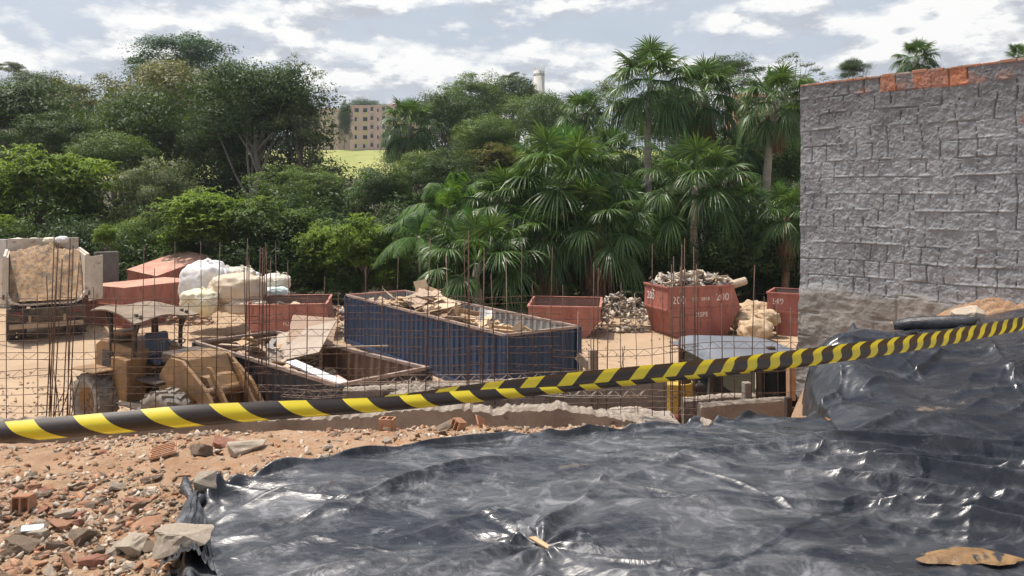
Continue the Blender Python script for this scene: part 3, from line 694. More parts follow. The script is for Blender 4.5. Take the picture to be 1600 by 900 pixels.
PL = plastic()
pk = P(845, 868, 3.42)
def crink(x, y):
    a = .35; xr = x * math.cos(a) + y * math.sin(a); yr = -x * math.sin(a) + y * math.cos(a)
    wx = fbm(x * 1.5, y * 1.5, 3, 50) * 1.2
    z = .009 * ridge(xr * 1.0 + wx, yr * 3.2 + wx, 2, 51) + .004 * ridge(xr * 3 + wx * 2, yr * 8, 2, 52) + .022 * (fbm(x * 1.1, y * 1.1, 2, 53) - .5)
    z = z + .002 * ridge(x * 9, y * 14 + wx * 3, 2, 54)
    # pucker: radial pleats round the wood chip
    dx = x - pk.x; dy = y - pk.y; r = np.hypot(dx, dy); th = np.arctan2(dy, dx)
    z = z + (.016 * np.sin(th * 9 + fbm(x * 3, y * 3, 2, 55) * 4) * np.exp(-(r / .42) ** 2) * sst(0, .1, r) - .012 * np.exp(-(r / .14) ** 2))
    # long pleats drawn tight towards the right
    for k, (y0, sl, x0, hh, ww) in enumerate(((5.18, .03, 1.95, .06, .06), (5.03, -.06, 1.75, .085, .06), (4.90, -.13, 1.9, .04, .035), (4.80, -.20, 1.6, .085, .055), (4.66, -.22, 1.85, .055, .04), (4.55, -.30, 1.65, .09, .065), (4.38, -.27, 1.9, .045, .04), (4.26, -.36, 1.6, .08, .055), (4.05, -.34, 1.8, .05, .045), (3.88, -.42, 1.5, .07, .055), (3.62, -.40, 1.6, .05, .045))):
        dy = y - y0 - sl * (x - 1.8) + .02 * np.sin(x * 2.3 + k) - .05 * (fbm(x * 1.4, x * 0 + k * 3.1, 3, 62) - .5); amp = sst(x0 - .15, x0 + .6, x) * (.55 + .7 * vn(x * 1.7, x * 0 + k, 61))
        z = z + 1.15 * hh * amp * np.exp(-(np.sqrt(dy ** 2 + .014 ** 2) - .014) / (ww * .6 * np.where(dy > 0, 1.4, .95)))
    # creases fanning from the knot at the left corner
    kx, ky = -1.72, 4.0; dx = x - kx; dy = y - ky; r = np.hypot(dx, dy); th = np.arctan2(dy, dx)
    z = z + .018 * np.sin(th * 17 + 2) * np.exp(-((r - .15) / .5) ** 2) * (x > kx)
    return z
def _ed(px, py, lift=.05):
    for d in np.arange(2.6, 8, .01):
        p = P(px, py, d)
        if p.z <= float(T(p.x, p.y)) + lift: return (float(d), p.x)
le = np.array([(1.6, -.70), (2.6, -1.15)] + [e_ for e_ in (_ed(*q) for q in ((277, 893), (282, 840), (287, 800), (325, 768), (380, 746), (450, 726), (560, 706), (640, 695), (760, 685), (880, 678), (1000, 668), (1060, 664), (1110, 655))) if e_ and e_[0] < 6.3] + [(6.35, 2.1), (6.6, 2.4)])
le = le[np.argsort(le[:, 0])]
def sheet(name, ys, lf, rf, nx, zf, label, extra=0.0):
    V = []; ny = len(ys)
    for y in ys:
        l_, r_ = lf(y), rf(y); t = np.linspace(0, 1, nx); t = t
        x = l_ + (r_ - l_) * t; V.append(np.stack([x, np.full(nx, y), np.zeros(nx)], -1))
    V = np.array(V); X, Y = V[..., 0], V[..., 1]
    V[..., 2] = zf(X, Y); V = V.reshape(-1, 3)
    i = np.arange(ny * nx).reshape(ny, nx); Fc = np.c_[i[:-1, :-1].ravel(), i[:-1, 1:].ravel(), i[1:, 1:].ravel(), i[1:, :-1].ravel()]
    return tag(link(name, mesh_np(name, V, Fc, PL, smooth=True)), label, 'plastic sheet')
def creases(x, y, seed, n=230, box=(-1.9, 5.0, 2.6, 6.0), base=.22, ang=.42, hs=(.008, .036), ls=(.15, 1.1)):
    rs = np.random.RandomState(seed); x = np.atleast_1d(np.asarray(x, float)); y = np.atleast_1d(np.asarray(y, float)); z = 0 * x
    for k in range(n):
        cx = rs.uniform(box[0], box[1]); cy = rs.uniform(box[2], box[3]); a = base + rs.normal() * ang; L = rs.uniform(*ls); h = rs.uniform(*hs) * rs.rand() ** .5; w_ = rs.uniform(.010, .032); cv = rs.normal() * .25
        u = (x - cx) * math.cos(a) + (y - cy) * math.sin(a); v = -(x - cx) * math.sin(a) + (y - cy) * math.cos(a) - cv * u * u
        m_ = (np.abs(u) < L) & (np.abs(v) < .3)
        if not m_.any(): continue
        uu, vv = u[m_], v[m_]
        z[m_] += h * (1 - (uu / L) ** 2) ** 2 * (np.exp(-(np.sqrt(vv ** 2 + .009 ** 2) - .009) / w_ / np.where(vv > 0, .8, 1.8)) - .35 * np.exp(-((vv + .05) / .05) ** 2))
    return z
def z_front(x, y):
    lx = np.interp(y, le[:, 0], le[:, 1]); e = x - lx
    roll = .035 * np.exp(-((e - .05) / .035) ** 2) - .05 * sst(.03, 0, e)
    bump = .05 * np.exp(-((x - 2.0) / .35) ** 2 - ((y - 6.2) / .2) ** 2)     # hump in front of the beam
    far = np.where(y > 5.6, 1, 0) * 0
    return T(x, y) + .035 + crink(x, y) + roll * (1 + .5 * np.sin(y * 23)) + bump + far + creases(x, y, 1)
def lf_front(y): return float(np.interp(y, le[:, 0], le[:, 1])) + .03 * math.sin(y * 11) + .02 * math.sin(y * 29 + 1) + .03 * (float(fbm(y * 6, 3, 3, 60)) - .5)
sheet('plastic_sheet', np.r_[np.arange(1.6, 3.0, .03), np.arange(3.0, 5.4, .0042), np.arange(5.4, 6.62, .008)], lf_front, lambda y: min(6.2, .74 * y + .4), 820, z_front,
      'large black plastic sheet, dusty and wrinkled, spread over the foreground ground')
def z_mound(x, y):
    lx = np.interp(y, [5.2, 6.1, 6.5, 7, 7.5, 8, 8.7], [2.22, 2.42, 2.55, 2.66, 2.86, 3.15, 3.6]); e = x - lx
    base = T(np.maximum(x, lx + .08), y)
    drop = -.9 * sst(.10, -.10, e)
    xr = x + y * .5
    sw = .075 * ridge((x * .55 - y * .35) * 1.2 + 2, (x * .35 + y * .9) * .9 + fbm(x, y, 2, 70), 2, 71) ** 2
    bulge = .10 * np.exp(-((x - 3.0) / .25) ** 2 - ((y - 6.9) / .7) ** 2)
    pleat = .03 * np.sin(xr * 9 + 3 * fbm(x * 2, y * 2, 2, 72)) * np.exp(-(e / .5) ** 2)
    zz = base + .05 + .03 * sst(5.3, 5.7, y) + drop + sw + bulge + pleat + crink(x + 7, y + 3) * .9 + creases(x, y, 2, 60, (2.4, 6.5, 5.3, 8.5), .45, .4, (.03, .09), (.3, 1.3)) + creases(x, y, 3, 110, (2.2, 6.5, 5.3, 8.5), .6, .8, (.01, .035), (.1, .5))
    k = sst(5.27, 5.55, y); return (z_front(x, y) - .02) * (1 - k) + zz * k
sheet('plastic_sheet', np.arange(5.25, 8.75, .0125), lambda y: float(np.interp(y, [5.25, 6.1, 6.5, 7, 7.5, 8, 8.75], [2.12, 2.30, 2.42, 2.52, 2.72, 3.0, 3.5])) + .03 * math.sin(y * 9), lambda y: .78 * y + .8, 560, z_mound,
      'black plastic sheet draped over the earth mound below the rough wall')
# gathered corner of the front sheet, pulled down beside the stone
def knot():
    ky_ = _ed(288, 797)[0]
    nu, nv = 90, 60; V = []
    for j in range(nv):
        t = j / (nv - 1)
        for i in range(nu):
            u = i / (nu - 1); wd = .03 + .10 * t ** .7
            cy = ky_ - .60 * t; cx = float(np.interp(cy, le[:, 0], le[:, 1])) + .04
            x = cx + (u - .5) * 2 * wd; y = cy + .03 * math.sin(u * 3.1)
            z = 3.09 + .05 * (1 - t) ** 2 - .03 * t + math.sin(math.pi * u) * (.04 + .035 * t) + .05 * (float(ridge(u * 7 + .6 * math.sin(t * 3), t * 1.3, 3, 66)) - .4) * (.3 + t) * math.sin(math.pi * u) ** .5; x += .03 * (float(fbm(u * 3, t * 4, 3, 67)) - .5)
            V.append((x, y, z))
    i = np.arange(nu * nv).reshape(nv, nu); Fc = np.c_[i[:-1, :-1].ravel(), i[:-1, 1:].ravel(), i[1:, 1:].ravel(), i[1:, :-1].ravel()]
    root = bpy.data.objects['plastic_sheet']
    link('gathered_corner', mesh_np('gathered_corner', V, Fc, PL, smooth=True), root)
    mb = MB(); kx_ = float(np.interp(ky_, le[:, 0], le[:, 1])); rs = random.Random(2)
    a = Vector((kx_ + .03, ky_, 3.10))
    mb.tube([a + Vector((.03, -.03, -.01)), a + Vector((-.02, .03, .05)), a + Vector((-.07, .09, .07)), a + Vector((-.10, .15, .10))], [.035, .02, .03, .012], 9)
    mb.tube([a, a + Vector((.02, .05, .03)), a + Vector((-.03, .12, .02))], [.03, .028, .01], 8)
    mb.build('corner_tuft', PLK, root)
PLK = M('black_plastic_clean', (.018, .019, .023), (.07, .07, .075), 6, .24, .5, 40)
knot()
# brown mud showing through a torn hole, lower right
def patch(name, px, py, d, rx, ry, mat, label, cat, seed, h=.012, lift=.05):
    c = P(px, py, d); n = 46; rr = random.Random(seed); mb = MB(); vs = [(0, 0, h)]
    ph = [rr.uniform(0, 6) for _ in range(5)]
    for ring, s in ((0, .6), (1, 1.0)):
        for k in range(n):
            a = k / n * 6.2832; q = 1 + .16 * math.sin(2 * a + ph[0]) + .12 * math.sin(3 * a + ph[1]) + .08 * math.sin(7 * a + ph[2]) + .05 * math.sin(13 * a + ph[3])
            vs.append((math.cos(a) * rx * q * s, math.sin(a) * ry * q * s, h * (1 if ring == 0 else -1)))
    fs = [(0, 1 + k, 1 + (k + 1) % n) for k in range(n)] + [(1 + k, 1 + n + k, 1 + n + (k + 1) % n, 1 + (k + 1) % n) for k in range(n)]
    mb.add(vs, fs, True); z = float(T(c.x, c.y)) + lift
    return tag(mb.build(name, mat, loc=(c.x, c.y, z)), label, cat)
mud = M('wet_mud', (.15, .085, .038), (.30, .18, .075), 9, .45, .5, 30, c3=(.04, .04, .04), s3=12, t3=.58)
_pz = P(1512, 886, 3.3)
patch('mud_patch', 1512, 884, 3.30, .19, .085, mud, 'orange brown mud in a torn hole of the black sheet at lower right', 'mud', 3, .012, .066)

# ================================================================ rubble
conc_c = M('concrete_chunk', (.42, .31, .215), (.32, .235, .165), 9, .95, 1.0, 60, c3=(.50, .42, .33), s3=22, t3=.6)
dark_c = M('dark_chunk', (.25, .18, .13), (.36, .265, .19), 9, .95, 1.0, 60)
brick_c = M('brick_chunk', (.45, .215, .115), (.50, .30, .19), 12, .92, .7, 60, c3=(.40, .19, .11), s3=25, t3=.6)
red_c = M('dark_brick_chunk', (.34, .14, .09), (.42, .22, .15), 12, .92, .7, 60)
pale_c = M('pale_chunk', (.62, .53, .42), (.50, .41, .31), 9, .95, .8, 60)
def chunk_mesh(seed, shape, mat, name='chunk'):
    rs = random.Random(seed); bm = bmesh.new()
    for _ in range(16):
        v = Vector([rs.uniform(-1, 1) for _ in range(3)])
        m_ = max(abs(c) for c in v); v = v / m_ * rs.uniform(.72, 1)
        bm.verts.new(Vector(v[i] * shape[i] for i in range(3)))
    bmesh.ops.convex_hull(bm, input=bm.verts)
    for v in [v for v in bm.verts if not v.link_faces]: bm.verts.remove(v)
    bmesh.ops.triangulate(bm, faces=bm.faces); bmesh.ops.subdivide_edges(bm, edges=bm.edges, cuts=2, use_grid_fill=True)
    for v in bm.verts: v.co += v.co.normalized() * (mnoise.noise(v.co * 3.1 + Vector((seed, 0, 0))) * .13 + mnoise.noise(v.co * 8 + Vector((seed, 3, 0))) * .05)
    me = bpy.data.meshes.new(name); bm.to_mesh(me); bm.free(); me.materials.append(mat); return me
CH = {}
shapes = [(1, .7, .45), (1, .8, .3), (.9, .6, .6), (1, .5, .35), (.8, .8, .5)]
for k_, m_ in (('conc', conc_c), ('dark', dark_c), ('brick', brick_c), ('red', red_c), ('pale', pale_c)):
    CH[k_] = [chunk_mesh(i * 7 + len(k_), shapes[i] if k_ not in ('brick', 'red') else (1, .75, .16 + .08 * i), m_) for i in range(5)]
def hollow_mesh(mat, broken=True, nx=2):      # piece of ceramic block with its square channels
    mb = MB(); L, W, Hh, t_ = .10, .095, .07 * nx / 2 + .02, .009
    mb.box((0, 0, -Hh / 2), (L, W, t_)); mb.box((0, 0, Hh / 2), (L * .9, W, t_))
    for k in range(nx + 1): mb.box((0, -W / 2 + k * W / nx, 0), (L * (.92 + .08 * (k % 2)), t_, Hh - t_ - .002))
    for k in range(5): mb.box((0, -W * .4 + k * W * .2, Hh / 2 + t_ / 2 + .001), (L * .88, .006, .003))
    o = mb.build('tmp', mat); me = o.data; bpy.data.objects.remove(o); return me
def slabbrick_mesh(mat):                  # shard of ribbed block face
    mb = MB(); mb.box((0, 0, 0), (.15, .11, .012))
    for k in range(6): mb.box((0, -.045 + k * .018, .009), (.145 - .01 * (k % 3), .009, .006))
    o = mb.build('tmp', mat, bevel=.002); me = o.data; bpy.data.objects.remove(o); return me
HOL = hollow_mesh(brick_c); SHD = slabbrick_mesh(brick_c)
def inside_tarp(x, y, mg=0.02):
    return x > np.interp(y, le[:, 0], le[:, 1]) - mg and y < 6.3
def place(me, name, px, py, d, size, label, cat, grp=None, rot=None, lift=.35, on=0.0, sc=None):
    c = P(px, py, d); z = float(T(c.x, c.y)) + on
    o = link(name, me, None, (c.x, c.y, z + size * lift * .4), rot or (rnd.uniform(-.3, .3), rnd.uniform(-.3, .3), rnd.uniform(0, 6.28)), sc or (size, size, size))
    return tag(o, label, cat, grp)
def dg(px, py):   # distance at which the ray through a pixel meets the bank
    best = 3.0
    for d in np.arange(2.6, 9.5, .04):
        p = P(px, py, d)
        if p.z <= float(T(p.x, p.y)): return d
    return 5.4
def onbank(me, name, px, py, size, label, cat, grp=None, rot=None, lift=.35, on=0.0, sc=None): return place(me, name, px, py, dg(px, py), size, label, cat, grp, rot, lift, on, sc)
OB = onbank
OB(CH['dark'][0], 'concrete_chunk', 314, 712, 0.097, 'dark angular concrete chunk standing up in the rubble behind the sheet', 'concrete chunk', rot=(.5, .2, 2.4))
OB(CH['pale'][1], 'concrete_slab_piece', 385, 708, .14, 'large tan broken slab lying right of the dark angular chunk', 'concrete chunk', rot=(.1, .15, .4))
OB(CH['red'][1], 'tile_shard', 350, 696, 0.101, 'flat pink red tile shard leaning on the large tan slab', 'tile shard', rot=(.2, .3, .5))
OB(SHD, 'ribbed_brick_piece', 255, 716, 1.0, 'ribbed orange brick shard in the middle of the rubble', 'brick piece', rot=(.35, -.2, .3), lift=.1)
OB(CH['dark'][1], 'concrete_chunk', 236, 753, 0.063, 'flat dark chunk below the ribbed brick shard', 'concrete chunk', rot=(.1, 0, .2))
OB(CH['dark'][4], 'concrete_chunk', 332, 752, 0.076, 'grey chunk touching the far edge of the black sheet', 'concrete chunk', rot=(.1, .2, 1))
OB(CH['pale'][2], 'tan_stone', 325, 793, .088, 'tan stone weighing down the knotted corner of the sheet', 'stone', rot=(.2, .1, .3), on=.09)
place(CH['pale'][0], 'concrete_slab_piece', 288, 893, 3.30, .125, 'pale flat slab at the bottom edge beside the black sheet', 'concrete chunk', rot=(0, .05, .2), on=.10)
OB(HOL, 'hollow_brick_piece', 37, 800, .85, 'hollow brick end with two square holes, left in the rubble', 'brick piece', rot=(0, .1, 1.7), lift=.12)
OB(CH['conc'][1], 'painted_concrete_chunk', 50, 838, 0.084, 'concrete chunk with a light blue painted face at lower left', 'concrete chunk', rot=(.3, .1, .5))
mb = MB(); mb.box((0, 0, 0), (.11, .05, .006)); c_ = P(52, 828, dg(52, 836))
blue_p = M('blue_paint', (.55, .68, .78), (.66, .75, .80), 9, .7)
_o = bpy.data.objects['painted_concrete_chunk']; p_ = mb.build('painted_face', blue_p, _o, bevel=.001); p_.scale = (10, 10, 10); p_.location = (0, 0, .33)
OB(CH['brick'][3], 'brick_piece', 92, 828, 0.063, 'bright orange brick lump right of the blue painted chunk', 'brick piece', rot=(.2, .1, .2))
OB(CH['conc'][0], 'concrete_chunk', 34, 862, 0.076, 'big grey chunk below the blue painted one', 'concrete chunk', rot=(.1, .2, .1))
OB(CH['dark'][3], 'concrete_chunk', 92, 862, 0.059, 'dark upright grey chunk right of the big grey one', 'concrete chunk', rot=(1.1, .2, .3))
OB(CH['conc'][4], 'concrete_chunk', 128, 848, 0.084, 'grey brown chunk left of the orange slab in the rubble', 'concrete chunk')
OB(CH['brick'][1], 'brick_slab_piece', 232, 826, 0.088, 'flat tan orange slab in the rubble left of the knotted corner', 'brick piece', rot=(.15, -.1, .7))
OB(CH['pale'][1], 'concrete_slab_piece', 212, 862, .11, 'broad tan slab below the tan orange one', 'concrete chunk', rot=(.1, .1, 1.4))
OB(CH['brick'][0], 'brick_piece', 108, 886, 0.067, 'orange brick shard standing up at the bottom left', 'brick piece', rot=(.9, .2, 2))
OB(CH['red'][2], 'brick_piece', 150, 880, 0.076, 'reddish brick piece at the bottom left', 'brick piece')
OB(CH['brick'][2], 'brick_piece', 135, 795, 0.046, 'small flat orange brick shard left of the middle of the rubble', 'brick piece', rot=(.1, 0, .3))
OB(CH['conc'][3], 'concrete_chunk', 168, 798, 0.050, 'pale and dark chunk right of the small orange shard', 'concrete chunk')
OB(CH['conc'][2], 'concrete_chunk', 146, 877, 0.059, 'rough grey lump between the brick pieces at the bottom', 'concrete chunk')
OB(HOL, 'hollow_brick_piece', 605, 662, 1.0, 'hollow brick piece standing at the foot of the broken wall', 'brick piece', rot=(0, 1.57, 1.4), lift=.12)
OB(CH['conc'][1], 'concrete_slab_piece', 697, 672, 0.088, 'flat grey slab next to the hollow blocks near the sheet edge', 'concrete chunk', rot=(.25, -.2, .4))
OB(HOL, 'hollow_brick_piece', 716, 672, .8, 'small hollow block piece under the flat grey slab', 'brick piece', rot=(.3, .2, .8), lift=.1)
OB(SHD, 'brick_shard', 752, 660, .75, 'red brick shard leaning against the broken wall', 'brick piece', rot=(.9, .5, .9), lift=.15)
OB(CH['dark'][4], 'concrete_chunk', 524, 682, 0.050, 'rounded dark grey stone near the edge of the rubble', 'stone')
OB(CH['dark'][0], 'clod', 692, 687, 0.042, 'dark lump lying on the far edge of the black sheet', 'clod', on=.03)
OB(CH['dark'][2], 'clod', 519, 775, 0.018, 'small dark clod on the dusty middle of the black sheet', 'clod', on=.05, rot=(0, 0, .4))
OB(CH['pale'][4], 'pale_stone', 1103, 664, .055, 'pale stone on the far edge of the sheet by the hump', 'stone', on=.06)
OB(CH['brick'][3], 'brick_piece', 1293, 677, 0.025, 'tiny orange brick bit where the two black sheets meet', 'brick piece', on=.10)
mb = MB(); mb.prism([(-.06, -.012), (.05, -.018), (.065, .004), (-.04, .016)], 2, -.006, .006); c_ = pk
tag(mb.build('wood_chip', M('raw_wood', (.55, .33, .17), (.62, .42, .25), 20, .8), loc=(pk.x, pk.y, float(np.ravel(z_front(pk.x, pk.y))[0]) + .012), rot=(.1, .2, -.6), bevel=.002), 'orange wood chip in the pucker of the black sheet', 'wood chip')
OB(CH['pale'][3], 'wood_piece', 1003, 655, .05, 'thin pale piece lying along the sheet edge before the broken wall', 'stone', on=.04)
# earth, stones and rolled plastic at the foot of the rough wall
OB(CH['pale'][0], 'rock', 1510, 512, .20, 'big tan rock at the foot of the rough wall behind the tape', 'rock', rot=(.15, -.2, .3), on=.10)
OB(CH['conc'][0], 'rock', 1480, 515, 0.101, 'grey slab stone left of the big tan rock', 'rock', rot=(.1, .3, .6), on=.05)
OB(CH['pale'][3], 'rock', 1545, 496, .10, 'small tan stone right of the big tan rock', 'rock', on=.06)
OB(CH['conc'][3], 'rock', 1575, 488, 0.076, 'flat stone on the small earth pile at the foot of the wall', 'rock', on=.05)
c_ = P(1462, 528, 8.4); mb = MB(); rs_ = random.Random(5); zc_ = float(T(c_.x, c_.y)) + .13
mb.tube([(-.42, 0, -.02), (-.25, .02, 0), (0, 0, .02), (.25, .04, .03), (.42, .05, .02)], [.05, .075, .08, .07, .06], 14)
tag(mb.build('rolled_plastic', PLK, loc=(c_.x, c_.y, zc_), rot=(0, -.05, -.5)), 'rolled up bundle of black plastic in front of the rough wall', 'plastic roll')

# scattered pieces: the largest as things
kinds = [('conc', 'concrete_chunk', 'broken grey concrete chunk among the loose rubble left of the sheet', 'concrete chunk', 'loose concrete chunks'), ('pale', 'stone_chunk', 'pale tan stone chunk among the loose rubble left of the sheet', 'stone', 'loose tan stones'),
         ('brick', 'brick_shard', 'orange brick shard among the loose rubble left of the sheet', 'brick piece', 'loose orange brick shards'), ('dark', 'dark_chunk', 'dark grey chunk among the loose rubble left of the sheet', 'concrete chunk', 'loose dark chunks'), ('red', 'red_brick_shard', 'red brick shard among the loose rubble left of the sheet', 'brick piece', 'loose red brick shards')]
wk = [.20, .30, .30, .06, .14]; cnt = 0; tries = 0
rr = random.Random(99)
while cnt < 290 and tries < 4000:
    tries += 1
    # density rises to the lower left, as in the photo
    if rr.random() < .55: x = rr.uniform(-2.7, -1.35); y = rr.uniform(3.0, 4.2)
    else: x = rr.uniform(-4.2, .3); y = rr.uniform(3.4, 6.2)
    if inside_tarp(x, y, .06): continue
    px = 800 + x / y * F
    if px < -60: continue
    k = rr.choices(range(5), wk)[0]; ky, nm, lb, ct, gp = kinds[k]
    near = y < 4.25; s = rr.choice((.014, .018, .024, .032, .045)) * (1.1 if near else .8) * rr.uniform(.8, 1.2)
    z = float(T(x, y)); o = link(nm, CH[ky][rr.randrange(5)], None, (x, y, z + s * .16), (rr.uniform(-.35, .35), rr.uniform(-.35, .35), rr.uniform(0, 6.28)), (s, s, s * rr.uniform(.7, 1.1)))
    tag(o, lb, ct, gp); cnt += 1
def scatter_stuff(name, n, region, smin, smax, mats, label, cat, seed, zf, pw=2.2, flat=.5):
    rs = np.random.RandomState(seed); Vs = []; Fs = []; mi = []; off = 0
    protos = []
    for i in range(6):
        me = chunk_mesh(100 + i, shapes[i % 5], conc_c); bm = bmesh.new(); bm.from_mesh(me); bpy.data.meshes.remove(me)
        bm.free(); b2 = bmesh.new(); r2 = random.Random(200 + i)
        for _ in range(9): b2.verts.new([r2.uniform(-1, 1) * shapes[i % 5][q] for q in range(3)])
        bmesh.ops.convex_hull(b2, input=b2.verts)
        for v in [v for v in b2.verts if not v.link_faces]: b2.verts.remove(v)
        bmesh.ops.triangulate(b2, faces=b2.faces); b2.verts.index_update()
        protos.append((np.array([v.co[:] for v in b2.verts]), np.array([[v.index for v in f.verts] for f in b2.faces]))); b2.free()
    k = 0
    while k < n:
        p = region(rs)
        if p is None: continue
        x, y = p; k += 1; V, Fc = protos[k % 6]; s = smin + (smax - smin) * rs.rand() ** pw
        a, b, c = rs.uniform(-.6, .6), rs.uniform(-.6, .6), rs.uniform(0, 6.28)
        Rm = np.array(Matrix.Rotation(c, 3, 'Z') @ Matrix.Rotation(a, 3, 'X') @ Matrix.Rotation(b, 3, 'Y'))
        Vs.append((V * s) @ Rm.T + np.array([x, y, zf(x, y) + s * .12])); Fs.append(Fc + off); off += len(V); mi += [rs.randint(0, len(mats))] * len(Fc)
    o = link(name, mesh_np(name, np.concatenate(Vs), np.concatenate(Fs), mats, mi)); return tag(o, label, cat, kind='stuff')
def reg_bank(rs):
    x = rs.uniform(-4.6, 1.0); y = rs.uniform(2.9, 7.0) if rs.rand() < .6 else rs.uniform(2.9, 4.3)
    if inside_tarp(x, y, .0): return None
    dens = .25 + .75 * float(sst(.42, .58, fbm(x * 1.8, y * 1.8, 3, 77)))
    if y < 4.1 and x < -1.6: dens = 1
    return (x, y) if rs.rand() < dens else None
_tz = lambda x, y: float(T(x, y)) + (float(fbm(x * 9, y * 9, 3, 1)) - .5) * .05
scatter_stuff('rubble', 21000, reg_bank, .004, .042, [conc_c, pale_c, brick_c, dark_c, earth, pale_c, earth], 'small bits of brick, mortar and stone strewn over the clay', 'rubble', 8, _tz, 3.2)

# ================================================================ concrete remains
conc_crest = M('crumbled_crest', (.24, .20, .155), (.38, .32, .26), 9, .95, 1.0, 60)
def conc_wall(name, pts, th, zb, label, cat='wall', mat=None, jag=.03, seed=1, step=.03, sag=None):
    """pts: (x, y, ztop) along the wall; broken uneven top"""
    mb = MB(); rows = []; rs = random.Random(seed)
    for (x0, y0, z0), (x1, y1, z1) in zip(pts[:-1], pts[1:]):
        L = math.hypot(x1 - x0, y1 - y0); n = max(1, int(L / step))
        for k in range(n + (1 if (x1, y1, z1) == pts[-1] else 0)):
            t = k / n; x = x0 + (x1 - x0) * t; y = y0 + (y1 - y0) * t; s_ = float(fbm(x * 9, y * 2, 5, seed, .7)) - .5
            rows.append((x, y, z0 + (z1 - z0) * t + s_ * jag * 2.0 + rs.uniform(-jag, jag) * .55))
    vs = []; bulge = lambda x, z: (float(fbm(x * 3, z * 3, 3, seed + 5)) - .5) * .06
    for x, y, z in rows:
        hs = [zb, zb + (z - zb) * .35, zb + (z - zb) * .6, zb + (z - zb) * .8, z - .03]
        for h in hs: vs.append((x, y - th / 2 + bulge(x, h), h))
        vs.append((x, y - th * .3, z)); vs.append((x, y + th * .3, z - rs.uniform(0, jag))); vs.append((x, y + th / 2, z - .04)); vs.append((x, y + th / 2, zb))
    m = 9; n = len(rows); fs = []; mt = []
    for i in range(n - 1):
        for k in range(m): fs.append((i * m + k, (i + 1) * m + k, (i + 1) * m + (k + 1) % m, i * m + (k + 1) % m))
    mb.add(vs, fs); mb.m = [1 if (j % m) in (4, 5, 6) else 0 for j in range(len(fs))]
    b = (n - 1) * m; mb.f += [tuple(range(m)), tuple(range(b + m - 1, b - 1, -1))]; mb.m += [0, 0]; mb.sm += [False, False]
    return tag(mb.build(name, [mat or conc, conc_crest]), label, cat)
def W(px, py, d): p = P(px, py, d); return (p.x, p.y, p.z)
conc_wall('broken_concrete_wall', [W(-250, 662, 8.6), W(0, 657, 8.6), W(90, 652, 8.6), W(150, 654, 8.6), W(330, 650, 8.65), W(560, 642, 8.75), W(640, 632, 8.8), W(735, 630, 8.85), W(770, 636, 8.85), W(800, 633, 8.85), W(870, 630, 8.85), W(930, 640, 8.85), W(1000, 652, 8.85), W(1012, 664, 8.85)],
          .34, 1.0, 'long low broken concrete wall running behind the rubble and the tape', seed=3)
conc_wall('concrete_beam', [W(538, 606, 10.4), W(640, 600, 10.4), W(760, 594, 10.4), W(900, 588, 10.45), W(1040, 588, 10.5)], .22, .2, 'straight concrete beam with a pale dusty top before the containers', cat='beam', jag=.012, seed=6)
conc_wall('concrete_beam', [W(1066, 622, 10.3), W(1120, 616, 10.3), W(1178, 614, 10.3)], .16, .4, 'rear one of two short concrete beams left of the plastic mound', cat='beam', jag=.01, seed=7)
conc_wall('concrete_beam', [W(1092, 630, 9.45), W(1150, 625, 9.45), W(1232, 620, 9.45)], .16, .4, 'front one of two short concrete beams left of the plastic mound', cat='beam', jag=.01, seed=8)
def post(px, p0, p1, d, w_, label, mat=None, name='post', cat='post', rz=.2):
    a = P(px, p0, d); b = P(px, p1, d); mb = MB(); h = a.z - b.z; wm = w_ / F * d
    mb.box((0, 0, h / 2), (wm, wm, h)); tag(mb.build(name, mat or conc, loc=tuple(b), rot=(0, rnd.uniform(-.02, .02), rz), bevel=.008), label, cat)
raw_wood = M('weathered_board', (.26, .20, .145), (.36, .29, .22), 3, .9, .6, 20, stretch=(6, 6, .6))
post(1167, 597, 628, 9.9, 12, 'short concrete stub post above the two beams')
post(1232, 620, 668, 8.6, 9, 'dark upright board at the left edge of the plastic mound', M('dark_board', (.035, .025, .02), (.06, .045, .035), 4, .9, .5), 'board', 'board')
post(1236, 562, 625, 10.6, 11, 'orange brown post right of the roofed machine', M('rusty_wood', (.33, .18, .10), (.40, .25, .15), 5, .9, .5))
post(927, 546, 640, 11.5, 12, 'upright wooden stake on the sand between fence and loaded skip', raw_wood, 'wooden_stake', 'stake')
mb = MB(); a_ = P(902, 556, 11.8); b_ = P(948, 600, 11.6); mb.bar(a_, b_, .05, .12); mb.bar(P(908, 556, 11.8), P(908, 640, 11.8), .09, .05)
tag(mb.build('broken_board', raw_wood, bevel=.004), 'leaning broken board beside the upright wooden stake', 'board')
cem = M('cement_heap', (.42, .37, .31), (.33, .28, .23), 9, .95, 1, 40)
def heap(name, px, py, d, rx, ry, h, mat, label, cat, kind=None, seed=1, rough=.75, zbase=None, n=60):
    c = P(px, py, d); zb = c.z if zbase is None else zbase; V = []; 
    xs = np.linspace(-1.15, 1.15, n); X, Y = np.meshgrid(xs, xs); r = np.hypot(X, Y); 
    Z = h * np.clip(1 - r ** 1.6, -.25, 1) * (1 + rough * (fbm(X * 4 + seed, Y * 4, 6, seed, .7) - .5) * 2)
    V = np.c_[(X * rx).ravel(), (Y * ry).ravel(), Z.ravel()]; i = np.arange(n * n).reshape(n, n)
    Fc = np.c_[i[:-1, :-1].ravel(), i[:-1, 1:].ravel(), i[1:, 1:].ravel(), i[1:, :-1].ravel()]
    o = link(name, mesh_np(name, V, Fc, mat, smooth=True), None, (c.x, c.y, zb)); return tag(o, label, cat, kind=kind)
heap('cement_heap', 648, 628, 9.6, .42, .3, .22, cem, 'small pale cement heap between the broken wall and the beam', 'cement', 'stuff', 4)
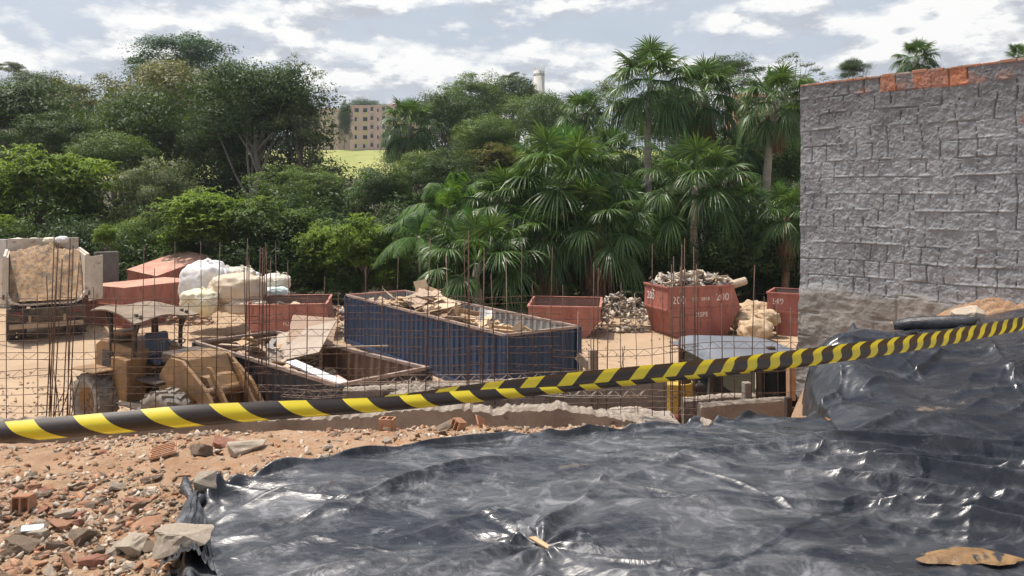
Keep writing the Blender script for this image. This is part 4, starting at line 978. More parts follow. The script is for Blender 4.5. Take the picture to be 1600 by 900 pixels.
heap('cement_heap', 985, 650, 9.6, .5, .3, .10, cem, 'low heap of pale crumbled cement at the right end of the broken wall', 'cement', 'stuff', 7)
heap('earth_heap', 1560, 510, 9.0, .9, .45, .25, earth, 'small heap of orange earth at the foot of the rough wall', 'earth', 'stuff', 9, zbase=3.18)

# ================================================================ barrier tape
def tape():
    K = [(-160, 691, 2.25, 34), (0, 677, 2.28, 33), (150, 664, 2.31, 34), (300, 650, 2.36, 35), (450, 641, 2.45, 28), (600, 631, 2.6, 26), (740, 616, 2.8, 28), (885, 599, 3.08, 29), (1000, 587, 3.3, 29), (1100, 577.5, 3.5, 27), (1260, 559, 4.05, 28), (1400, 540, 4.6, 25.5), (1500, 524.5, 5.2, 23), (1600, 506, 5.9, 20.5), (1700, 487, 6.8, 18)]
    K = np.array(K, float); n = 700; px = np.linspace(-160, 1700, n)
    py = np.interp(px, K[:, 0], K[:, 1]); d = np.interp(px, K[:, 0], K[:, 2]); wd = np.interp(px, K[:, 0], K[:, 3])
    k5 = np.ones(41) / 41
    for a in (py, d, wd): a[20:-20] = np.convolve(a, k5, 'valid')
    hB = np.interp(px, [-160, 0, 450, 700, 885, 1100, 1260, 1400, 1700], [1, 1, 1, .78, .42, .30, .10, 0, 0]); hA = np.interp(px, [-160, 300, 600, 760, 1700], [.75, .8, .92, 1, 1])
    X = (px - 800) / F * d; Zc = HC - (py - HY) / F * d; Wm = wd / F * d
    s = np.r_[0, np.cumsum(np.hypot(np.diff(X), np.hypot(np.diff(d), np.diff(Zc))))]
    V, Ph, Fc = [], [], []; m = 9; per, sl_ = .198, 1.15
    for side in (0, 1):
        for i in range(n):
            hh = (hA[i], hB[i])[side] * Wm[i]; full = max(Wm[i], 1e-4)
            for k in range(m):
                t = k / (m - 1); cur = math.sin(t * math.pi)
                if side == 0:
                    y = d[i] + .010 + .010 * math.sin(t * 6.28 + s[i]) * (1 if px[i] > 700 else .2); rip = .008 * math.sin(t * 6.0) * (px[i] > 1150)
                    z = Zc[i] - Wm[i] / 2 + hh * t; V.append((X[i] + rip, y, z)); w_ = hh * t * 1.15
                    Ph.append((s[i] - sl_ * w_ - .014 * math.sin(t * 6.28) * min(1, max(0, (px[i] - 1100) / 200))) / per)
                else:
                    y = d[i] + .006 - .028 * cur * min(1, hB[i] * 1.3); z = Zc[i] - Wm[i] / 2 + hh * (1 - (1 - t) ** 1.0)
                    V.append((X[i], y, z)); w_ = hh * t * 1.35; Ph.append((s[i] + sl_ * w_ + .0) / per)
    for side in (0, 1):
        o = side * n * m
        for i in range(n - 1):
            if side and hB[i] < .02: continue
            for k in range(m - 1): a = o + i * m + k; Fc.append((a, a + 1, a + m + 1, a + m))
    mt = bpy.data.materials.new('striped_tape'); mt.use_nodes = True; t = NT(mt.node_tree)
    ph = t.n('ShaderNodeAttribute', attribute_name='tint').outputs['Fac']
    f = t.m('LESS_THAN', t.m('FRACT', t.m('ADD', ph, 50.0)), .42)
    tc = t.n('ShaderNodeTexCoord').outputs['Object']
    yel = t.mix(t.noise(tc, 8, 3), (.78, .66, .03), (.70, .56, .04)); blk = t.mix(t.noise(tc, 5, 3), (.022, .018, .018), (.045, .035, .03))
    col = t.mix(f, blk, yel)
    bs = t.n('ShaderNodeBsdfPrincipled', i_Base_Color=col, i_Roughness=.38)
    tr = t.n('ShaderNodeBsdfTranslucent', i_Color=t.mix(f, (.10, .06, .03), (.8, .66, .05)))
    mx = t.n('ShaderNodeMixShader', i_0=.25, i_1=bs.outputs[0], i_2=tr.outputs[0]); t.n('ShaderNodeOutputMaterial', i_Surface=mx.outputs[0])
    tag(link('barrier_tape', mesh_np('barrier_tape', V, Fc, mt, tint=Ph, smooth=True)), 'yellow and black striped barrier tape stretched across the foreground', 'barrier tape')
tape()
# ================================================================ rebar fence
rust = M('rusty_rebar', (.075, .042, .03), (.13, .07, .045), 30, .8)
rust_dust = M('dusty_rebar', (.30, .24, .19), (.18, .11, .08), 12, .85)
def fy(x): return 9.0 + (x + 7.5) * .05
def fence():
    xs0 = [-7.4, -5.62, -3.15, -1.0, .55, 2.02, 3.62]; labs = ['at the left edge, in front of the dump truck', 'in front of the yellow loader', 'in front of the dark container', 'in front of the blue container', 'in front of the grey rubble heap and open sand', 'in front of the roofed machine']
    rs = random.Random(12)
    for si, lb in enumerate(labs):
        xa, xb = xs0[si], xs0[si + 1]; zb = 2.05
        root = empty('rebar_mesh', (xa, fy(xa), zb), label='rusty rebar mesh panel ' + lb, cat='rebar mesh', group='rebar mesh panels of the unfinished wall')
        n = max(6, int((xb - xa) / .172)); 
        for k in range(n):
            x = (k + .5) / n * (xb - xa) + rs.uniform(-.02, .02); top = rs.choice((1.35, 1.5, 1.6, 1.75, 1.9, 2.05)) + rs.uniform(-.05, .1)
            if rs.random() < .12: top += .6
            if si >= 4: top *= .82
            lean = rs.uniform(-.035, .035) * top; mb = MB(); yo = rs.uniform(-.02, .02)
            zb_ = -.55 if si == 5 else -.1
            mb.tube([(x, yo + x * .05, zb_), (x + lean * .45 + rs.uniform(-.008, .008), yo + x * .05, top * .5), (x + lean, yo + x * .05, top)], .0048 if rs.random() < .8 else .0068, 5)
            mb.build('vertical_bar', rust_dust if (si in (3, 4) and k % 4 == 1) else rust, root)
        zs = [.06, .27, .48, .70, .92, 1.12, 1.34] if si < 4 else [-.32, -.08, .12, .46, .72] if si == 5 else [.0, .14, .42, .68, .96]
        for g, z0 in enumerate(zs):
            mb = MB(); L = xb - xa; hh = .082; sag = rs.uniform(-.03, .03); tl = rs.uniform(-.04, .04); r1 = .0036
            def zz(x): return z0 + tl * (x / L - .5) + sag * math.sin(math.pi * x / L) + .006 * math.sin(x * 7 + g)
            xx = np.linspace(-.06, L + .06, 12)
            for dz in (0, hh): mb.tube([(x, x * .05 - .02, zz(x) + dz) for x in xx], r1, 4)
            if rs.random() < .85:
                p = .10; m_ = int(L / p); mb.tube([(k * p, k * p * .05 - .028, zz(k * p) + (hh if k % 2 else 0)) for k in range(m_ + 1)], .0028, 4, sm=False)
            mb.build('lattice_girder', rust_dust if (g < 2 and si > 1) else rust, root)
fence()
def cage(px, ptop, w_, d, label, lean=0.0, pb=645, ties=True, nb=4):
    b = P(px, pb, d); h = (pb - ptop) / F * d; root = empty('rebar_column', tuple(b), label=label, cat='rebar column', group='upright rebar column cages')
    rs = random.Random(int(px)); wm = w_ / F * d / 2
    cs = [(-wm, -wm), (wm, -wm), (wm, wm), (-wm, wm)][:nb]
    for k, (x, y) in enumerate(cs):
        mb = MB(); t = h * rs.uniform(.85, 1.0) if k else h
        mb.tube([(x, y, 0), (x + lean * .5 + rs.uniform(-.01, .01), y, t * .5), (x + lean + rs.uniform(-.02, .02), y + rs.uniform(-.02, .02), t)], .0065, 6); mb.build('upright_bar', rust, root)
    if ties:
        n = int(h * .72 / .2)
        for k in range(n):
            z = .1 + k * .2; o = lean * z / h; mb = MB(); e = wm + .006; tw = rs.uniform(-.012, .012)
            mb.tube([(-e + o, -e, z), (e + o, -e, z + tw), (e + o, e, z), (-e + o, e, z - tw), (-e + o, -e, z)], .0035, 4, cap=False); mb.build('stirrup', rust, root)
cage(78, 368, 7, 8.95, 'thick dark bundle of upright bars in front of the dump truck bed', .10, pb=655, ties=False)
cage(103, 372, 7, 9.0, 'second dark bundle of upright bars, right of the first one at the truck bed', .09, pb=655, ties=False, nb=3)
cage(385, 372, 5, 9.25, 'pair of upright bars in front of the white sacks', .03, ties=False, nb=2)
cage(412, 385, 12, 9.3, 'upright rebar cage left of the long red skip', .02)
cage(742, 360, 22, 9.5, 'tallest tied rebar cage, before the low stemless fan palm', .02, pb=680)
cage(1078, 372, 20, 9.7, 'tied rebar cage in front of the loaded red skip', 0, pb=650)
cage(1056, 400, 12, 9.6, 'narrow rebar cage just left of the tied one at the loaded skip', .0, pb=680)
cage(930, 410, 8, 9.6, 'two thin upright bars before the grey rubble heap', .0, ties=False, nb=2)
def loosebars(px, py, d, n, label, seed):
    c = P(px, py, d); rs = random.Random(seed); root = empty('loose_bars', tuple(c), label=label, cat='rebar')
    for k in range(n):
        mb = MB(); a = Vector((rs.uniform(-.2, .2), rs.uniform(-.05, .05), 0)); b = a + Vector((rs.uniform(-.25, .25), 0, rs.uniform(.3, .8))); mb.tube([a, (a + b) / 2 + Vector((rs.uniform(-.04, .04), 0, 0)), b], .006, 5); mb.build('bar', rust, root)
loosebars(105, 658, 10.2, 7, 'cluster of short bent bars left of the loader wheel', 3)
loosebars(955, 625, 10.8, 6, 'leaning loose bars behind the right end of the broken wall', 5)
def girder_lying(p0, p1, label, mat, r_=.005):
    a, b = Vector(p0), Vector(p1); mb = MB(); L = (b - a).length; dr = (b - a) / L; up = Vector((0, 0, .09)); sdv = Vector((0, .045, 0))
    for o in (up, sdv, -sdv): mb.tube([a + o, (a + b) / 2 + o - Vector((0, 0, .03)), b + o], r_, 4)
    n = int(L / .1)
    for sg in (1, -1): mb.tube([a + dr * (k * .1) + (up if k % 2 else sdv * sg) - Vector((0, 0, .03)) * math.sin(math.pi * k / n) for k in range(n + 1)], r_ * .8, 4, sm=False)
    tag(mb.build('lattice_girder', mat), label, 'girder')
girder_lying(P(440, 618, 9.2), P(542, 618, 9.4), 'sagging dusty lattice girder at the foot of the dark container', rust_dust)
girder_lying(P(560, 598, 9.6), P(1010, 586, 9.9), 'long whitish lattice girder lying over the straight concrete beam', rust_dust)
girder_lying(P(770, 612, 9.3), P(1010, 620, 9.4), 'cement crusted girder behind the right end of the broken wall', M('crusted_rebar', (.42, .38, .33), (.3, .22, .17), 20, .9, .6, 60), .008)

# ================================================================ paints
redp = M('red_skip_paint', (.39, .14, .105), (.27, .085, .065), 3.2, .6, .25, 20, stretch=(1, 1, .3), c3=(.20, .075, .05), s3=5, t3=.6)
redp2 = M('faded_red_paint', (.46, .20, .15), (.33, .12, .09), 3.0, .7, .3, 20, stretch=(1, 1, .3), c3=(.22, .09, .06), s3=6, t3=.62)
redin = M('skip_inside', (.17, .12, .10), (.24, .17, .13), 3, .85, .4, 20)
topdust = M('dusty_red_sheet', (.44, .20, .15), (.50, .33, .23), 1.6, .85, .3, 14)
bluep = M('blue_container_paint', (.010, .038, .098), (.006, .022, .055), 2.5, .5, .2, 14, stretch=(1, 1, .3), c3=(.10, .06, .04), s3=7, t3=.70)
navyp = M('dark_container_paint', (.022, .028, .042), (.035, .035, .042), 1.5, .5, .2, 14, c3=(.09, .05, .035), s3=6, t3=.66)
greyin = M('container_grey_inside', (.30, .29, .28), (.38, .36, .33), 1.5, .8, .3, 14, c3=(.2, .14, .1), s3=4, t3=.64)
brownin = M('container_rusty_inside', (.15, .085, .052), (.21, .125, .08), 1.8, .85, .4, 14)
railm = M('worn_rail', (.34, .26, .21), (.22, .15, .12), 5, .8, .4, 30)
pinkrail = M('pink_rail', (.52, .27, .22), (.45, .22, .18), 3, .8)
white_t = M('white_lettering', (.74, .70, .66), (.55, .42, .38), 14, .8, lo=.5, hi=.8)
faint_t = M('faded_lettering', (.44, .26, .22), (.38, .17, .14), 14, .8)

# ---------------------------------------------------------------- cut shipping containers
def corr_wall(L, h, thick, pitch=.28, dep=.034):
    """profile in plan: outer corrugated sheet, then a flat inner face"""
    pts = []; x = 0
    while x < L:
        for dx, y in ((0, 0), (pitch * .3, 0), (pitch * .5, dep), (pitch * .8, dep)):
            if x + dx < L: pts.append((x + dx, y))
        x += pitch
    pts.append((L, 0)); return pts
def container(name, base, rz, L, Wd, H_, outer, inner, label, end_rail=None, text=None):
    root = empty(name, base, rz, label=label, cat='container')
    def wall(length, tf, nm):
        pr = corr_wall(length, H_, .04); mb = MB(); n = len(pr)
        vs = [tf(x, y, 0) for x, y in pr] + [tf(x, y, H_ - .06) for x, y in pr]; mb.add(vs, [(i, i + 1, i + 1 + n, i + n) for i in range(n - 1)])
        vs = [tf(x, y + .018, 0.0) for x, y in pr] + [tf(x, y + .018, H_ - .06) for x, y in pr]; mb.add(vs, [(i, i + 1, i + 1 + n, i + n) for i in range(n - 1)], mat=1)
        mb.build(nm, [outer, inner], root)
    wall(L, lambda x, y, z: (x, y, z), 'side_wall'); wall(L, lambda x, y, z: (x, Wd - y, z), 'side_wall')
    wall(Wd, lambda x, y, z: (y, x, z), 'end_wall'); wall(Wd, lambda x, y, z: (L - y, x, z), 'end_wall')
    def rail(a, b, m_, nm='top_rail'): mb = MB(); mb.bar(a, b, .07, .07); mb.build(nm, m_, root, bevel=.006)
    z = H_ - .03; j = lambda: rnd.uniform(-.012, .012)
    rail((.05, .02, z), (L - .05, .02, z + j()), railm); rail((.05, Wd - .02, z), (L - .05, Wd - .02, z + j()), railm); rail((.02, -.01, z + .001), (.02, Wd + .01, z + .001), end_rail or railm); rail((L - .02, -.01, z + .001), (L - .02, Wd + .01, z + .001), railm)
    for x, y in ((0, 0), (L, 0), (0, Wd), (L, Wd)): mb = MB(); mb.box((x, y, H_ / 2 - .01), (.11, .11, H_ - .03)); mb.build('corner_post', outer, root, bevel=.008)
    for y in (0, Wd): mb = MB(); mb.box((L / 2, y, .06), (L - .12, .09, .12)); mb.build('bottom_rail', outer, root)
    mb = MB(); mb.box((L / 2, Wd / 2, .10), (L - .14, Wd - .14, .06)); mb.build('floor', inner, root)
    if text:
        for tx, x, zz_, sz in text: text_mesh(tx, sz, white_t, root, (L + .012, x, zz_), (R(90), 0, R(90)), sx=1)
    return root
bN = Vector((-.15, 17.5)); bu = Vector((-5.4, 7.8)).normalized()
blue_rz = math.atan2(-bu.y, -bu.x); bo = bN + bu * 9.5
blue = container('blue_container', (bo.x, bo.y, 0.0), blue_rz, 9.5, 2.2, 1.6, bluep, greyin, 'long open blue corrugated container filled with cardboard and scrap', pinkrail)
dN = Vector((-2.99, 13.06)); du = Vector((-4.2, 4.1)).normalized(); dark_rz = math.atan2(-du.y, -du.x); do_ = dN + du * 5.9
darkc = container('dark_container', (do_.x, do_.y, 0.0), dark_rz, 5.9, 2.0, 1.5, navyp, brownin, 'open dark navy container with rusty brown inside in front of the blue one', text=[('R 020U', 1.25, 1.22, .30)])

def inC(root_rz, org, x, y, z): c, s = math.cos(root_rz), math.sin(root_rz); return (org.x + x * c - y * s, org.y + x * s + y * c, z)
card = M('cardboard', (.46, .32, .19), (.40, .27, .15), 3, .9, .15, 20); card2 = M('sunbleached_cardboard', (.58, .45, .31), (.50, .37, .24), 3, .9)
board_g = M('grey_plywood', (.34, .27, .21), (.42, .35, .28), 2, .9, .3, 14); board_w = M('white_board', (.78, .77, .75), (.70, .68, .66), 3, .6); board_t = M('tan_plywood', (.46, .33, .24), (.40, .28, .2), 2, .9, .3, 14)
debm = [board_g, card, card2, M('wood_splinter', (.40, .29, .20), (.5, .38, .28), 5, .9), M('grey_scrap', (.25, .23, .21), (.32, .30, .28), 5, .9)]
def open_box(name, pos, size, rot, mat, label, cat='cardboard box', flaps=True, holes=0):
    mb = MB(); x, y, z = (v / 2 for v in size); t = .012
    mb.box((0, 0, -z), (2 * x, 2 * y, t)); mb.box((-x, 0, 0), (t, 2 * y - .01, 2 * z)); mb.box((x, 0, 0), (t, 2 * y - .01, 2 * z)); mb.box((0, -y, 0), (2 * x + t, t, 2 * z)); mb.box((0, y, 0), (2 * x + t, t, 2 * z))
    if flaps:
        for sx, ang in ((-1, 1.0), (1, .5)):
            m_ = Matrix.Rotation(sx * -ang, 3, 'Y'); mb.box(Vector((sx * x, 0, z)) + m_ @ Vector((sx * y * .5, 0, 0)), (y, 2 * y, .008), m_)
        mb.box((0, 0, z * .5), (2 * x - .03, 2 * y - .03, .01))
    r_ = tag(mb.build(name, mat, loc=pos, rot=rot), label, cat)
    for k in range(holes):
        q = MB(); q.box((-x + (k + .5) * 2 * x / holes, -y - t * .6, .0), (.11, .006, .05)); q.build('hand_hole', M('hole_dark', (.02, .015, .01)), r_)
    return r_
def scrap(name, org, rz, x0, x1, y0, y1, zf, n, mats, label, seed, smin=.1, smax=.6, flat=.04, cat='scrap', tilt=.5):
    rs = random.Random(seed); mb = MB()
    for k in range(n):
        s = smin + (smax - smin) * rs.random() ** 1.8; mg = min(s * .5, (y1 - y0) * .35)
        x = rs.uniform(x0 + mg, x1 - mg); y = rs.uniform(y0 + mg, y1 - mg); z = zf(x, y) * rs.uniform(.75, 1.02)
        m_ = Matrix.Rotation(rs.uniform(0, 6.28), 3, 'Z') @ Matrix.Rotation(rs.uniform(-tilt, tilt), 3, 'X') @ Matrix.Rotation(rs.uniform(-tilt, tilt), 3, 'Y')
        mb.box((x, y, z), (s, s * rs.uniform(.12, .8), rs.uniform(.4, 1) * flat), m_, mat=rs.randrange(len(mats)))
    return tag(mb.build(name, mats, loc=(org[0], org[1], 0), rot=(0, 0, rz)), label, cat, kind='stuff')
def bz(x, y): return 1.22 + .45 * math.exp(-((x - 3.4) / 2.2) ** 2) + .12 * math.sin(x * 2 + y)
scrap('mixed_scrap', bo, blue_rz, .5, 9.0, .25, 1.95, bz, 520, [card, card2, card2, card2, debm[3]], 'loose cardboard and wood scrap filling the blue container', 4, .2, .95, .03)
Bx = lambda x, y, z: inC(blue_rz, bo, x * .91, y * .95, z + .27)
open_box('cardboard_box', Bx(2.6, 1.9, 1.35), (.6, .5, .5), (.1, .15, blue_rz + .2), card2, 'pale cardboard box sticking up at the far side of the blue container')
open_box('cardboard_box', Bx(6.4, 1.35, 1.02), (.75, .5, .5), (.35, .2, blue_rz + 1), card, 'large crumpled cardboard box in the middle of the blue container', holes=1)
open_box('cardboard_box', Bx(5.5, 1.0, 1.0), (.55, .45, .5), (.5, -.2, blue_rz + .4), M('brown_box', (.24, .15, .09), (.3, .2, .12), 4, .9), 'dark brown cardboard box left of the large crumpled one', holes=1)
open_box('cardboard_box', Bx(8.3, 1.3, .95), (.65, .4, .3), (.1, .1, blue_rz + .9), card, 'flat box with two hand holes at the near end of the blue container', holes=2)
open_box('cardboard_box', Bx(9.3, 1.4, .98), (.4, .35, .3), (.5, .3, blue_rz + .3), card2, 'small box next to the near corner inside the blue container')
def sheetp(name, pos, size, rot, mat, label, cat, curl=0.0):
    nx, ny = 8, 8; vs = []; fs = []
    for s_ in (0, 1):
        for j in range(ny + 1):
            for i in range(nx + 1):
                u = i / nx - .5; v = j / ny - .5; vs.append((u * size[0], v * size[1], curl * (u * u + .4 * v * v) * 4 + s_ * size[2]))
    k = (nx + 1) * (ny + 1)
    for j in range(ny):
        for i in range(nx):
            a = j * (nx + 1) + i; fs += [(a, a + nx + 1, a + nx + 2, a + 1), (k + a, k + a + 1, k + a + nx + 2, k + a + nx + 1)]
    per = [i for i in range(nx + 1)] + [(j + 1) * (nx + 1) + nx for j in range(ny)] + [ny * (nx + 1) + i for i in range(nx - 1, -1, -1)] + [j * (nx + 1) for j in range(ny - 1, 0, -1)]
    for q in range(len(per)): a, b = per[q], per[(q + 1) % len(per)]; fs.append((a, b, b + k, a + k))
    mb = MB(); mb.add(vs, fs); return tag(mb.build(name, mat, loc=pos, rot=rot), label, cat)
sheetp('plastic_disc', Bx(7.0, 1.5, 1.18), (.35, .55, .02), (.9, .3, blue_rz + 1.2), board_w, 'round white plastic lid standing in the scrap of the blue container', 'lid', .06)
sheetp('cardboard_sheet', Bx(4.3, 1.2, 1.36), (1.7, 1.1, .01), (.15, .12, blue_rz), card2, 'big pale cardboard sheet on top of the scrap in the blue container', 'cardboard', .05)
sheetp('cardboard_sheet', Bx(3.2, .8, 1.16), (1.1, .8, .01), (-.12, .2, blue_rz + .7), card, 'brown cardboard sheet left of the big pale one', 'cardboard', .06)
sheetp('cardboard_sheet', Bx(1.3, 1.2, 1.24), (.7, .6, .01), (-.5, .5, blue_rz + .4), card2, 'upturned cardboard flap at the far left of the blue container', 'cardboard', .04)
Dx = lambda x, y, z: inC(dark_rz, do_, x * .95, y * .92, z + .17)
def dz(x, y): return 1.15 * math.exp(-((x - 1.9) / 1.5) ** 2) * (1.1 - .2 * y) + .52
scrap('mixed_scrap', do_, dark_rz, .3, 4.7, .2, 1.85, dz, 300, debm, 'heap of splintered boards and scrap inside the dark container', 6, .1, .7, .03, tilt=.6)
sheetp('plywood_sheet', Dx(2.5, 1.35, 1.42), (1.5, 1.1, .02), (.5, -.25, dark_rz + .5), board_g, 'large grey plywood sheet leaning up in the dark container', 'plywood')
sheetp('plywood_sheet', Dx(2.3, 1.85, 1.62), (1.0, .8, .02), (.7, .1, dark_rz + .9), board_t, 'tan plywood sheet with a rounded corner behind the large grey one', 'plywood')
sheetp('white_board', Dx(4.15, .95, 1.02), (1.9, .27, .03), (.0, .18, dark_rz + .2), board_w, 'long white board lying across the dark container', 'board')
sheetp('pink_board', Dx(4.9, 1.2, .78), (1.5, .42, .02), (.1, .22, dark_rz + .1), M('pinkish_board', (.55, .42, .36), (.47, .34, .28), 3, .9), 'pinkish plaster board below the long white board', 'board')
for k, (a, b, lb) in enumerate(((Dx(.4, .8, 1.25), Dx(2.4, 1.9, 1.6), 'long plank jutting over the far wall of the dark container'), (Dx(.7, .3, 1.3), Dx(2.4, .9, 1.35), 'short plank near the left wall of the dark container'), (Dx(3.0, 1.7, 1.35), Dx(4.6, 2.35, 1.5), 'thin pale stick crossing the far rim of the dark container'))):
    mb = MB(); m_ = (Vector(a) + Vector(b)) / 2; mb.bar(Vector(a) - m_, Vector(b) - m_, .11 if k < 2 else .04, .03); tag(mb.build('plank', debm[3], loc=tuple(m_)), lb, 'plank')

# ---------------------------------------------------------------- skips
def skip(base, rz, label, L=2.75, Wd=1.6, H_=1.7, ins=(.02, .30), insb=(.35, .55), mid=.55, flip=False, paint=None, tilt=(0, 0), texts=(), inner=None, z=0.0, group=None, topm=None):
    """local x along the length, y the width; ins: how far the rim is drawn in at each end, insb: the floor"""
    paint = paint or redp; root = empty('skip', (base[0], base[1], z + (H_ if flip else 0)), label=label, cat='skip', group=group)
    root.rotation_euler = (tilt[0] + (math.pi if flip else 0), tilt[1], rz)
    m = H_ * mid; x0, x1 = -L / 2, L / 2; t = .03
    prof = [(x0 + insb[0], 0), (x1 - insb[1], 0), (x1, m), (x1 - ins[1], H_), (x0 + ins[0], H_), (x0, m)]
    def side(y, nm):
        mb = MB(); mb.prism([(px_, pz) for px_, pz in prof], 1, y - t / 2, y + t / 2); mb.m = [1 if (y < 0) == (i == 1) and i < 2 else 0 for i in range(len(mb.m))]; mb.build(nm, [paint, inner or redin], root)
    side(-Wd / 2, 'side_plate'); side(Wd / 2, 'side_plate')
    def plate(a, b, nm):
        mb = MB(); dx, dz_ = b[0] - a[0], b[1] - a[1]; l_ = math.hypot(dx, dz_); nx, nz = -dz_ / l_ * t, dx / l_ * t; y = Wd / 2 - t / 2 - .002
        mb.hexa([(a[0], -y, a[1]), (a[0] + nx, -y, a[1] + nz), (a[0] + nx, y, a[1] + nz), (a[0], y, a[1]), (b[0], -y, b[1]), (b[0] + nx, -y, b[1] + nz), (b[0] + nx, y, b[1] + nz), (b[0], y, b[1])]); mb.build(nm, topm if (nm == 'floor' and topm) else paint, root)
    plate(prof[0], prof[1], 'floor'); plate(prof[1], prof[2], 'end_plate'); plate(prof[2], prof[3], 'end_plate'); plate(prof[4], prof[5], 'end_plate'); plate(prof[5], prof[0], 'end_plate')
    mb = MB(); rx0, rx1 = prof[4][0], prof[3][0]
    for y in (-Wd / 2, Wd / 2): mb.box(((rx0 + rx1) / 2, y + (.02 if y > 0 else -.02), H_ - .03), (rx1 - rx0 + .08, .07, .07))
    for x in (rx0, rx1): mb.box((x + (-.02 if x < 0 else .02), 0, H_ - .031), (.06, Wd - .04, .066))
    mb.build('rim', paint, root, bevel=.006)
    mb = MB()
    for y in (-1, 1):
        yy = y * (Wd / 2 + .03); mb.box((0, yy, m), (L, .05, .07))
        for x in (x0 + .18, x0 + L * .42, x1 - .75): mb.box((x, yy - y * .008, (m + H_) / 2), (.05, .035, H_ - m - .1))
    for x in (x0 - .03, x1 + .03): mb.box((x, 0, m + .001), (.05, Wd, .065))
    mb.build('rib', paint, root)
    for y in (-1, 1):
        for x in (x0 + .5, x1 - .9):
            q = MB(); q.tube([(x, y * (Wd / 2 + .02), H_ - .3), (x, y * (Wd / 2 + .13), H_ - .3)], .035, 8); q.build('lifting_pin', paint, root)
    for (tx, x, zz_, sz, face, mt_) in texts:
        if face == 's': text_mesh(tx, sz, mt_, root, (x, -Wd / 2 - .019, zz_), (R(90), 0, 0))
        else: text_mesh(tx, sz, mt_, root, (x0 - .014 + (zz_ - m) / (H_ - m) * ins[0], x, zz_), (R(90), 0, R(-90)))
    return root
s200 = skip((6.45, 27.1), R(18), 'tall full red skip numbered 200 with a heaped load, right of centre', L=2.9, Wd=1.65, H_=1.78, texts=[
    ('200', -1.02, 1.30, .36, 's', white_t), ('200', .72, 1.36, .36, 's', white_t), ('200', .35, 1.36, .36, 'e', white_t), ('SISU 0818', -.15, 1.32, .17, 's', white_t), ('RSPE', -.1, .78, .24, 's', white_t), ('ENTULHO', -.1, .58, .14, 's', faint_t), ('RSPE', -.4, 1.4, .12, 'e', faint_t)])
skip((1.95, 27.3), R(-8), 'small open faded red skip left of the grey rubble heap', L=2.5, Wd=1.9, H_=1.12, ins=(.0, .0), insb=(.2, .5), paint=redp2, tilt=(R(3), 0), texts=[('II', -.6, .88, .22, 's', faint_t), ('RSPE', .1, .35, .22, 's', faint_t)])
skip((-7.75, 26.6), R(8), 'low faded red skip with scrap inside, right of the white sacks', L=2.7, Wd=1.8, H_=1.28, ins=(.0, .08), insb=(.3, .8), paint=redp2, tilt=(R(3), 0), texts=[('57', -.1, .98, .34, 's', faint_t), ('RSPE', .1, .62, .26, 's', white_t)])
skip((10.5, 27.0), R(-28), 'red skip numbered 249 half hidden by the edge of the rough wall', L=2.4, Wd=1.6, H_=1.5, ins=(.02, .2), texts=[('249', -.85, 1.18, .30, 's', white_t), ('SISU 0818', .1, 1.12, .16, 's', white_t), ('RSPE', -.2, .55, .26, 's', faint_t)])
skip((-14.7, 30.3), R(62), 'overturned red skip lying nearest the dump truck, bottom up', L=3.6, Wd=2.3, H_=1.5, ins=(.0, .0), insb=(.05, .05), mid=.45, flip=True, paint=redp2, topm=topdust)
skip((-15.4, 34.0), R(60), 'second overturned red skip, tilted behind the nearer one', L=3.0, Wd=2.0, H_=1.55, ins=(.0, .0), insb=(.05, .05), mid=.45, flip=True, paint=redp2, tilt=(R(6), R(-14)), z=.45, topm=topdust)
# upturned skips carry faint lettering on their near side plate
for o_ in [o for o in C.objects if o.name.startswith('skip') and o.rotation_euler.x > 3]:
    wd_ = 1.169 if '30' in str(round(o_.location.y)) else 1.019; text_mesh('149', .34, faint_t, o_, (.75, wd_, .5), (R(90), 0, R(180))); text_mesh('SISU 0818', .2, faint_t, o_, (-.5, wd_, .6), (R(90), 0, R(180))); text_mesh('RSPE', .3, faint_t, o_, (.1, wd_, 1.05), (R(90), 0, R(180)))
# loads
palew = M('splintered_wood', (.52, .42, .31), (.40, .31, .23), 6, .9, .4, 30); palew2 = M('bleached_wood', (.66, .60, .50), (.55, .48, .39), 6, .9)
rz200 = R(18)
scrap('wood_debris', (6.45, 27.0), rz200, -1.45, 1.4, -.75, .75, lambda x, y: 1.78 + .36 * (1 - (x / 1.7) ** 2) * (1 - (y / 1.1) ** 2) + (.1 if x < -.6 else 0), 420, [palew, palew2, debm[4], palew], 'heap of splintered wood and plaster loaded high on the tall red skip', 8, .1, .55, .05, 'debris', tilt=.9)
a_ = Vector((7.6, 27.2, 1.62)); b_ = Vector((8.45, 27.3, 1.86)); mb = MB()
mb.tube([Vector((0, 0, 0)), (b_ - a_) * .5, b_ - a_], [.13, .15, .14], 10, sm=False); tag(mb.build('wood_log', palew, loc=tuple(a_)), 'thick pale log hanging out of the right end of the tall skip', 'log')
scrap('wood_debris', (-7.75, 26.6), R(12), -1.1, .3, -.5, .6, lambda x, y: 1.05, 60, [palew2, debm[4], card2], 'light scrap lying inside the low skip beside the sacks', 9, .1, .45, .05, 'debris', tilt=.8)
